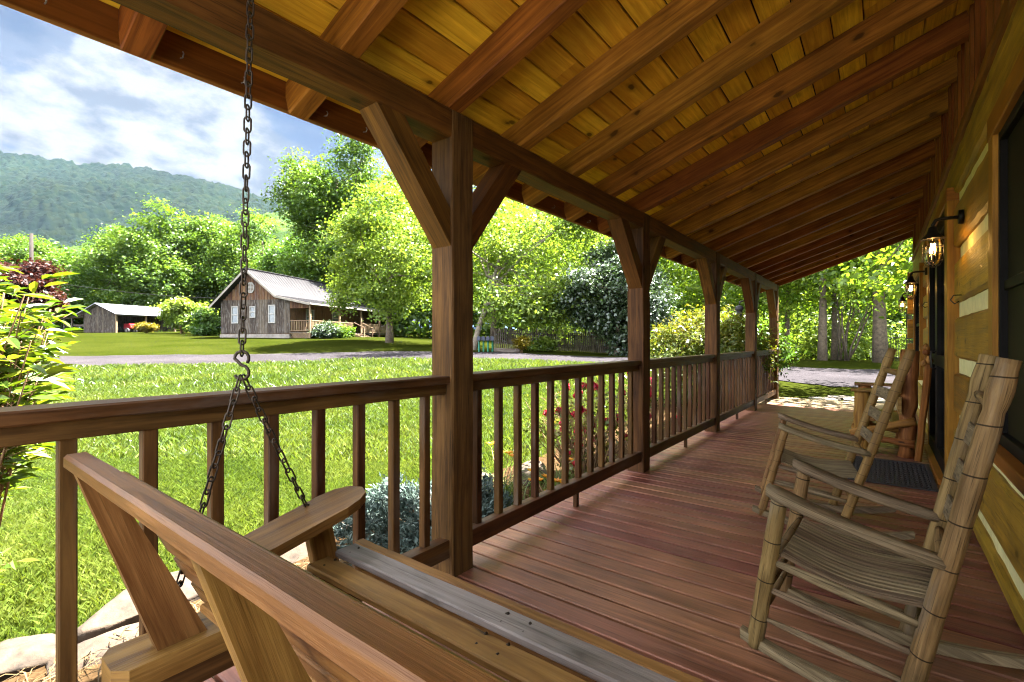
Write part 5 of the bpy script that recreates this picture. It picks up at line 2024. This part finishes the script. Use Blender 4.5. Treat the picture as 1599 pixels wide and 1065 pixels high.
# mailboxes on green posts
for k_, px in enumerate((748, 755, 762, 769)):
    p = Vector(at(px, 22.3 + 0.1 * (k_ % 2)))
    t = thing('mailbox', ['leftmost of four dark mailboxes on green posts by the drive', 'second from left of four dark mailboxes on green posts', 'third from left of four dark mailboxes on green posts', 'rightmost of four dark mailboxes on green posts by the drive'][k_], 'mailbox', p, 'mailboxes by the drive')
    m = MB()
    m.bar(p - Vector((0, 0, 0.05)), p + Vector((0, 0, 0.52)), 0.06, 0.06, up=(0, 1, 0))
    m.build('post', M['green_paint'], t)
    m = MB()
    prof = [(-0.085, 0.52), (0.085, 0.52), (0.085, 0.64), (0.06, 0.70), (0.0, 0.725), (-0.06, 0.70), (-0.085, 0.64)]
    ca = Vector((math.cos(YAW), math.sin(YAW), 0))
    m.prism([p + ca * a_ + Vector((0, 0, z_)) + Vector((0.15, -0.2, 0)) for a_, z_ in prof], Vector((-math.sin(YAW), math.cos(YAW), 0)) * 0.42)
    m.build('box', M['darkbox'], t)
# timber edging near them
pa, pb = Vector(at(772, 21.6)), Vector(at(812, 21.3))
m = MB()
m.bar(pa + Vector((0, 0, 0.1)), pb + Vector((0, 0, 0.1)), 0.2, 0.2, ch=0.03, rough=0.01)
tag(m.build('edging_timber', M['barn']), 'old timber lying along the drive right of the mailboxes', 'timber')

# orange spiky plant beyond the drive
p = at(1067, 19.5)
t = thing('spiky_plant', 'orange red plume plant between two low green bushes', 'plant', p)
n = 420
q = RS.uniform(0, 1, n)
pos = np.stack([p[0] + RS.normal(size=n) * 0.16 * (1.1 - q), p[1] + RS.normal(size=n) * 0.16 * (1.1 - q), p[2] + 0.1 + 1.15 * q], 1)
leaves('plume', pos, RS.normal(size=(n, 3)) + np.array([0, 0, 0.3]), np.full(n, 0.14), RS.uniform(0, 1, n), M['orange'], t, aspect=0.3)
m = MB()
m.tube([(p[0], p[1], p[2]), (p[0], p[1], p[2] + 1.0)], [0.02, 0.008], 6)
m.build('stem', M['stem'], t)

# thin multi-stem saplings in the woods
for lb, px in (('clump of thin dark saplings between grey and thickest trunks', 1322),):
    p = Vector(at(px, 20.8))
    m = MB()
    for _ in range(9):
        e = p + Vector((random.uniform(-1.2, 1.2), random.uniform(-0.6, 0.6), random.uniform(2.2, 3.6)))
        lp, lr = limb(p + Vector((random.uniform(-.25, .25), 0, 0)), e, 0.045, 0.012, 0.12)
        m.tube(lp, lr, 6)
    tag(m.build('sapling_clump', M['bark']), lb, 'saplings')

# ------------------------------------------------------------------ near plants
# tall shrub outside the railing at the left: compound sprays of narrow leaves
def spray_shrub(name, label, base, tips, ls, mat, stem_mat='stem', n_side=9):
    t = thing(name, label, 'shrub', base)
    b = Vector(base)
    P_, Nn, T_, Rr = [], [], [], []
    m_ = MB()
    for tip in tips:
        e = Vector(tip)
        st_ = b + Vector((random.uniform(-.12, .12), random.uniform(-.12, .12), 0))
        d = e - st_
        arch = Vector((0, 0, 0.10 * Vector((d.x, d.y, 0)).length))
        pts = [st_.lerp(e, q) + arch * math.sin(math.pi * q) * 1.2 for q in np.linspace(0, 1, 9)]
        m_.tube(pts, list(np.linspace(0.008, 0.0018, 9)), 5)
        tone = random.random()
        for k_ in range(n_side):
            q = 0.52 + 0.48 * (k_ + random.random() * 0.6) / n_side
            i = min(7, int(q * 8))
            c = pts[i].lerp(pts[i + 1], q * 8 - i)
            dirv = (pts[i + 1] - pts[i]).normalized()
            sidev = dirv.cross(Vector((0, 0, 1)))
            if sidev.length < 0.05:
                sidev = Vector((1, 0, 0))
            sidev.normalize()
            tw = (dirv * random.uniform(0.2, 0.9) + sidev * random.choice((-1, 1)) * random.uniform(0.4, 1) + Vector((0, 0, random.uniform(-0.15, 0.4)))).normalized()
            tl = random.uniform(0.06, 0.15)
            m_.tube([c, c + tw * tl], [0.0016, 0.0009], 4)
            for jj in range(random.randint(3, 5)):
                cc = c + tw * tl * (0.45 + 0.6 * jj / 4)
                ld = (tw * random.uniform(0.5, 1) + Vector((random.uniform(-1, 1), random.uniform(-1, 1), random.uniform(-0.5, 0.5))) * 0.75).normalized()
                sz = ls * random.uniform(0.65, 1.25)
                P_.append((cc + ld * sz * 0.5)[:])
                T_.append(ld[:])
                nn = Vector((random.uniform(-.6, .6), random.uniform(-.6, .6), 1))
                Nn.append(nn[:])
                Rr.append(min(1, max(0, 0.25 + 0.45 * tone + random.uniform(-0.25, 0.35) + 0.15 * (q - 0.5))))
    n = len(P_)
    pos, nrm, tg = np.array(P_), unit(np.array(Nn)), np.array(T_)
    # pointed leaf: six-vertex blade folded along the midrib (two quads)
    tg = unit(tg - (tg * nrm).sum(1, keepdims=True) * nrm)
    bb = np.cross(nrm, tg)
    s_ = ls * RS.uniform(0.7, 1.25, n)[:, None]
    v = np.empty((n, 8, 3))
    base_, tip_ = pos - tg * s_ * 0.5, pos + tg * s_ * 0.5 - nrm * s_ * 0.10
    mid = pos - tg * s_ * 0.03 + nrm * s_ * 0.0
    for kk, sg in ((0, 1), (4, -1)):
        q1 = pos - tg * s_ * 0.18 + bb * sg * s_ * 0.15 + nrm * s_ * 0.05
        q2 = pos + tg * s_ * 0.16 + bb * sg * s_ * 0.13 + nrm * s_ * 0.03
        seq = [base_, q1, q2, tip_] if sg > 0 else [tip_, q2, q1, base_]
        for i_, qv in enumerate(seq):
            v[:, kk + i_] = qv
    np_mesh('foliage', v.reshape(-1, 3), np.arange(8 * n).reshape(2 * n, 4), mat, t, rnd=np.repeat(np.array(Rr), 2))
    m_.build('stem', M[stem_mat], t)
    return t


nb = ray(-90, 2.1)
tips = []
for _ in range(215):
    px = random.uniform(-280, 80)
    D = random.uniform(1.65, 2.5)
    yt = random.uniform(385, 570) + max(0, (px + 60)) * 0.6
    yt = max(yt, 440 + px * 0.55) if px > 0 else yt
    p = ray(px, D)
    tips.append((min(p[0], -2.15), p[1], EYE - (yt - 533) * D / 750))
spray_shrub('tall_shrub', 'yellow green shrub of pointed leaves beside the railing at the left edge', (nb[0] - 0.25, nb[1], gz(nb[0], nb[1])), tips, 0.092, M['lf_nandina'])
nb = ray(-110, 2.4)
tips = []
for _ in range(36):
    px = random.uniform(-240, -15)
    D = random.uniform(2.15, 2.7)
    yt = random.uniform(690, 960)
    p = ray(px, D)
    tips.append((min(p[0], -2.6), p[1], EYE - (yt - 533) * D / 750))
spray_shrub('low_shrub', 'low green shrub behind the railing at the bottom left', (nb[0] - 0.2, nb[1], gz(nb[0], nb[1])), tips, 0.075, M['lf_nandina'])

# blue juniper
def juniper(label, c, rx, ry, h, n):
    t = thing('juniper', label, 'shrub', (c[0], c[1], gz(*c)))
    z0 = gz(*c)
    bl = [(c[0], c[1], z0 + h * 0.3, rx * 0.8, ry * 0.8, h * 0.55)]
    for _ in range(16):
        a = random.uniform(0, 6.28)
        q = random.uniform(0.35, 0.85)
        bl.append((c[0] + rx * q * math.cos(a), c[1] + ry * q * math.sin(a), z0 + h * random.uniform(0.25, 0.75), 0.17, 0.17, 0.15))
    pos, nrm, rnd, cl = crown(bl, n, 34, 0.030, 0.3)
    d = unit(pos - np.array([c[0], c[1], z0 - 0.2])) + RS.normal(size=pos.shape) * 0.35
    leaves('foliage', pos, RS.normal(size=pos.shape), 0.042 * RS.uniform(0.7, 1.3, len(pos)), rnd, M['lf_juniper'], t, aspect=0.30, tang=d)
    m_ = MB()
    for _ in range(10):
        e = cl[RS.randint(len(cl))]
        lp, lr = limb((c[0], c[1], z0), e, 0.014, 0.004, 0.15)
        m_.tube(lp, lr, 5)
    m_.build('stem', M['stem'], t)


juniper('low blue grey juniper bush outside the nearest porch post', (-2.62, 2.45), 0.62, 0.85, 0.46, 620)


# roses
def rose(label, c, r, h, n):
    z0 = gz(*c)
    t = thing('rose_bush', label, 'rose bush', (c[0], c[1], z0))
    m_ = MB()
    P_, Rr = [], []
    tips_ = []
    for _ in range(n):
        a = random.uniform(0, 6.28)
        q = random.random() ** 0.6
        e = Vector((c[0] + r * q * math.cos(a), c[1] + r * q * math.sin(a) * 1.25, z0 + h * random.uniform(0.55, 1.0) * (1 - 0.2 * q)))
        s_ = Vector((c[0] + random.uniform(-.12, .12), c[1] + random.uniform(-.12, .12), z0))
        lp, lr = limb(s_, e, 0.008, 0.0022, 0.10, 7)
        m_.tube(lp, lr, 5)
        tips_.append(e)
        for _ in range(3):
            i = random.randint(2, 6)
            e2 = lp[i] + Vector((random.uniform(-1, 1), random.uniform(-1, 1), random.uniform(0.2, 1))) * 0.22
            m_.tube([lp[i], lp[i].lerp(e2, 0.5), e2], [0.003, 0.0022, 0.0012], 4)
            tips_.append(e2)
        for _ in range(26):
            q2 = random.random() ** 0.55
            i = min(6, int(q2 * 7))
            pp = lp[i].lerp(lp[i + 1], q2 * 7 - i) + Vector((random.gauss(0, .055), random.gauss(0, .055), random.gauss(0, .05)))
            P_.append(pp[:])
            Rr.append(random.random())
    m_.build('stem', M['stem'], t)
    pos = np.array(P_)
    leaves('foliage', pos, RS.normal(size=pos.shape) + np.array([0, 0, 0.9]), 0.042 * RS.uniform(0.6, 1.3, len(pos)), Rr, M['lf_rose'], t, aspect=0.6)
    # blossoms, each a cup of petals
    for e in random.sample(tips_, min(32, len(tips_))):
        k_ = 22
        d = unit(RS.normal(size=(k_, 3)) + np.array([0, 0, 0.4]))
        pos = np.array(e[:]) + d * 0.030 * RS.uniform(0.4, 1.0, (k_, 1))
        leaves('blossom', pos, d + RS.normal(size=d.shape) * 0.3, np.full(k_, 0.048), RS.uniform(0, 1, k_), M['petal'], t, aspect=0.95, fold=0.25)


rose('rose bush with pink red blossoms behind the second railing bay', (-2.25, 4.05), 0.62, 1.22, 62)
rose('smaller rose bush with red blossoms just past the second post', (-2.35, 5.75), 0.5, 1.15, 34)


# day lilies: arching blades with orange blooms
def lily(label, c, n, h, spread, blooms):
    z0 = gz(*c)
    t = thing('day_lily', label, 'lily', (c[0], c[1], z0), 'day lilies in the flower bed')
    V, Fc, Rr = [], [], []
    for _ in range(n):
        a = random.uniform(0, 6.28)
        b = Vector((c[0] + random.gauss(0, spread * 0.3), c[1] + random.gauss(0, spread * 0.3), z0))
        L_ = h * random.uniform(0.7, 1.2)
        out = Vector((math.cos(a), math.sin(a), 0))
        sd = Vector((-math.sin(a), math.cos(a), 0)) * 0.007
        prev = None
        for k_ in range(6):
            q = k_ / 5
            p_ = b + out * (L_ * 0.75 * q * q) + Vector((0, 0, L_ * (1.15 * q - 0.62 * q * q)))
            w_ = 1 - q * 0.9
            i0 = len(V)
            V.append((p_ - sd * w_)[:])
            V.append((p_ + sd * w_)[:])
            if k_:
                Fc.append((i0 - 2, i0 - 1, i0 + 1, i0))
                Rr.append(random.random() * 0.5 + 0.5 * q)
    np_mesh('blades', V, Fc, M['grass'], t, rnd=Rr)
    m_ = MB()
    tops = []
    for _ in range(blooms):
        e = Vector((c[0] + random.gauss(0, spread * 0.55), c[1] + random.gauss(0, spread * 0.55), z0 + h * random.uniform(0.85, 1.25)))
        m_.tube([(c[0], c[1], z0), Vector((c[0], c[1], z0)).lerp(e, 0.5) + Vector((0, 0, 0.05)), e], [0.004, 0.0035, 0.0025], 5)
        tops.append(e)
    m_.build('stem', M['green_paint'] if False else M['stem'], t)
    for e in tops:
        k_ = 7
        a = np.arange(k_) * 2 * math.pi / k_ + random.random()
        d = np.stack([np.cos(a), np.sin(a), np.full(k_, 0.55)], 1)
        pos = np.array(e[:]) + d * 0.024
        leaves('bloom', pos, np.stack([-np.cos(a) * 0.5, -np.sin(a) * 0.5, np.ones(k_)], 1), np.full(k_, 0.058), RS.uniform(0, 1, k_), M['orange'], t, aspect=0.42, tang=d)


lily('orange day lily clump right behind the nearest post', (-2.62, 3.25), 120, 0.50, 0.28, 5)
lily('orange day lily clump beside the foot of the rose bush', (-2.0, 3.15), 110, 0.36, 0.22, 7)
lily('flowerless day lily clump at the left of the big rose bush', (-2.25, 3.62), 130, 0.46, 0.25, 1)


# stones edging the bed
def stone(label, c, size, rot, seed):
    rs = np.random.RandomState(seed)
    import bmesh
    bm = bmesh.new()
    bmesh.ops.create_icosphere(bm, subdivisions=4, radius=1.0)
    co = np.array([v.co[:] for v in bm.verts])
    # chip with random planes for a split-stone look
    for _ in range(16):
        d = unit(rs.normal(size=3))
        lim = rs.uniform(0.62, 0.86)
        dist = co @ d
        co = np.where((dist > lim)[:, None], co - np.outer(dist - lim, d), co)
    co += 0.03 * (vnoise(co[:, 0] * 5 + seed, co[:, 1] * 5 + co[:, 2] * 3)[:, None] - 0.5) * unit(co) * 2
    co += 0.012 * (vnoise(co[:, 0] * 17 + seed, co[:, 1] * 17 + co[:, 2] * 13)[:, None] - 0.5) * unit(co) * 2
    co = co * np.array(size)
    ca_, sa_ = math.cos(rot), math.sin(rot)
    co = np.stack([co[:, 0] * ca_ - co[:, 1] * sa_, co[:, 0] * sa_ + co[:, 1] * ca_, co[:, 2]], 1)
    co += np.array(c)
    fc = np.array([[v.index for v in f.verts] for f in bm.faces])
    bm.free()
    o = np_mesh('edging_stone', co, fc, M['stone'], rnd=np.full(len(fc), rs.uniform()), smooth=False, org=(0, 0, 0))
    tag(o, label, 'stone', 'stones edging the flower bed')
    return o


def sp(x_, y_, dz=0.0):
    return (x_, y_, gz(x_, y_) + dz)


stone('long tan edging stone in full sun behind the second baluster', sp(-3.2, 0.93, 0.05), (0.18, 0.42, 0.11), 0.12, 1)
stone('flat tan edging stone at the bottom left corner', sp(-3.22, 0.30, 0.03), (0.19, 0.34, 0.075), -0.1, 2)
stone('brown edging stone tucked under the long sunlit stone', sp(-2.98, 0.62, 0.02), (0.15, 0.26, 0.07), 0.2, 3)
stone('edging stone half hidden behind the swing seat support', sp(-3.2, 1.62, 0.04), (0.16, 0.30, 0.09), 0.05, 4)
stone('edging stone between long sunlit stone and juniper', sp(-3.22, 2.25, 0.04), (0.15, 0.30, 0.08), -0.1, 5)
stone('edging stone beside the lawn behind the juniper', sp(-3.2, 2.9, 0.04), (0.15, 0.3, 0.08), 0.1, 6)
stone('round pale stone beside the rose stems', sp(-2.78, 3.95, 0.08), (0.17, 0.2, 0.14), 0.3, 7)
stone('grey stone low behind the rose bush', sp(-2.75, 4.9, 0.06), (0.16, 0.22, 0.11), 0.7, 8)
stone('edging stone beyond the left edge of the rose bush', sp(-3.2, 3.5, 0.04), (0.15, 0.28, 0.08), 0.0, 9)

# straw litter in the bed near the stones
n = 2600
x_, y_ = RS.uniform(-3.0, -1.75, n), RS.uniform(-0.4, 2.2, n)
z_ = ground(x_, y_) + 0.035 + RS.uniform(0, 0.02, n)
a = RS.uniform(0, 6.28, n)
tg = np.stack([np.cos(a), np.sin(a), RS.normal(size=n) * 0.15], 1)
tag(leaves('straw_mulch', np.stack([x_, y_, z_], 1), np.stack([0 * a, 0 * a, 1 + 0 * a], 1) + RS.normal(size=(n, 3)) * 0.2, 0.16 * RS.uniform(0.5, 1.2, n), RS.uniform(0, 1, n), M['straw'], aspect=0.035, tang=tg), 'dry yellow straw mulch lying in the flower bed', 'mulch', kind='stuff')

# flagstones beyond the deck end
def flag(label, c, r, seed):
    rs = np.random.RandomState(seed)
    k_ = 7
    an = np.sort(np.arange(k_) * 2 * math.pi / k_ + rs.uniform(-0.3, 0.3, k_))
    rad = r * rs.uniform(0.8, 1.12, k_)
    z0 = gz(*c)
    m_ = MB()
    m_.prism([(c[0] + q * math.cos(a_), c[1] + q * math.sin(a_), z0 - 0.04) for a_, q in zip(an, rad)], (0, 0, 0.075))
    o = m_.build('flagstone', M['flag'])
    tag(o, label, 'flagstone', 'flagstones beyond the deck end')


k_ = 0
for i in range(5):
    for j in range(2):
        lb = 'pale irregular flagstone in the paved patch beyond the deck end'
        flag(lb, (-0.85 + i * 0.5 + 0.2 * j + RS.uniform(-.05, .05), 10.85 + j * 0.5 + RS.uniform(-.05, .05)), 0.30, 60 + k_)
        k_ += 1

# hanging feeder on a crook near the last post
fd = thing('bird_feeder', 'small glass bird feeder hanging from a dark crook by the last post', 'bird feeder', (-2.05, 9.75, gz(-2.05, 9.75)))
m = MB()
fx, fy = -2.05, 9.75
m.tube([(fx + 0.12, fy + 0.1, gz(fx, fy)), (fx + 0.12, fy + 0.1, 1.70), (fx + 0.1, fy + 0.08, 1.80), (fx + 0.02, fy + 0.02, 1.83), (fx - 0.05, fy - 0.04, 1.80), (fx - 0.06, fy - 0.05, 1.74)], 0.014, 8)
m.build('crook', M['iron'], fd)
m = MB()
m.tube([(fx - 0.06, fy - 0.05, 1.74), (fx - 0.06, fy - 0.05, 1.72), (fx - 0.06, fy - 0.05, 1.66), (fx - 0.06, fy - 0.05, 1.64)], [0.01, 0.06, 0.075, 0.07], 12)
m.build('lid', M['tin'], fd)
m = MB()
m.tube([(fx - 0.06, fy - 0.05, 1.64), (fx - 0.06, fy - 0.05, 1.50), (fx - 0.06, fy - 0.05, 1.40), (fx - 0.06, fy - 0.05, 1.39)], [0.055, 0.05, 0.03, 0.02], 12)
m.build('tube', M['tin'], fd)

# ------------------------------------------------------------------ the air between here and the mountain
hm = bpy.data.materials.new('pale air')
hm.use_nodes = True
hn, hl2 = hm.node_tree.nodes, hm.node_tree.links
hn.clear()
ho = hn.new('ShaderNodeOutputMaterial')
pv = hn.new('ShaderNodeVolumePrincipled')
pv.inputs['Color'].default_value = (0.42, 0.68, 1.0, 1)
pv.inputs['Density'].default_value = 0.000021
pv.inputs['Anisotropy'].default_value = 0.2
hl2.new(pv.outputs[0], ho.inputs['Volume'])
hv = np.array([(x_, y_, z_) for z_ in (-3.0, 760.0) for (x_, y_) in ((-2050, -2050), (2050, -2050), (2050, 2050), (-2050, 2050))], float)
hz = np_mesh('haze', hv, np.array([(3, 2, 1, 0), (4, 5, 6, 7), (0, 1, 5, 4), (1, 2, 6, 5), (2, 3, 7, 6), (3, 0, 4, 7)]), hm, org=(0, 0, 0))
tag(hz, 'pale blue haze lying between the porch and the mountain', 'haze', kind='stuff')
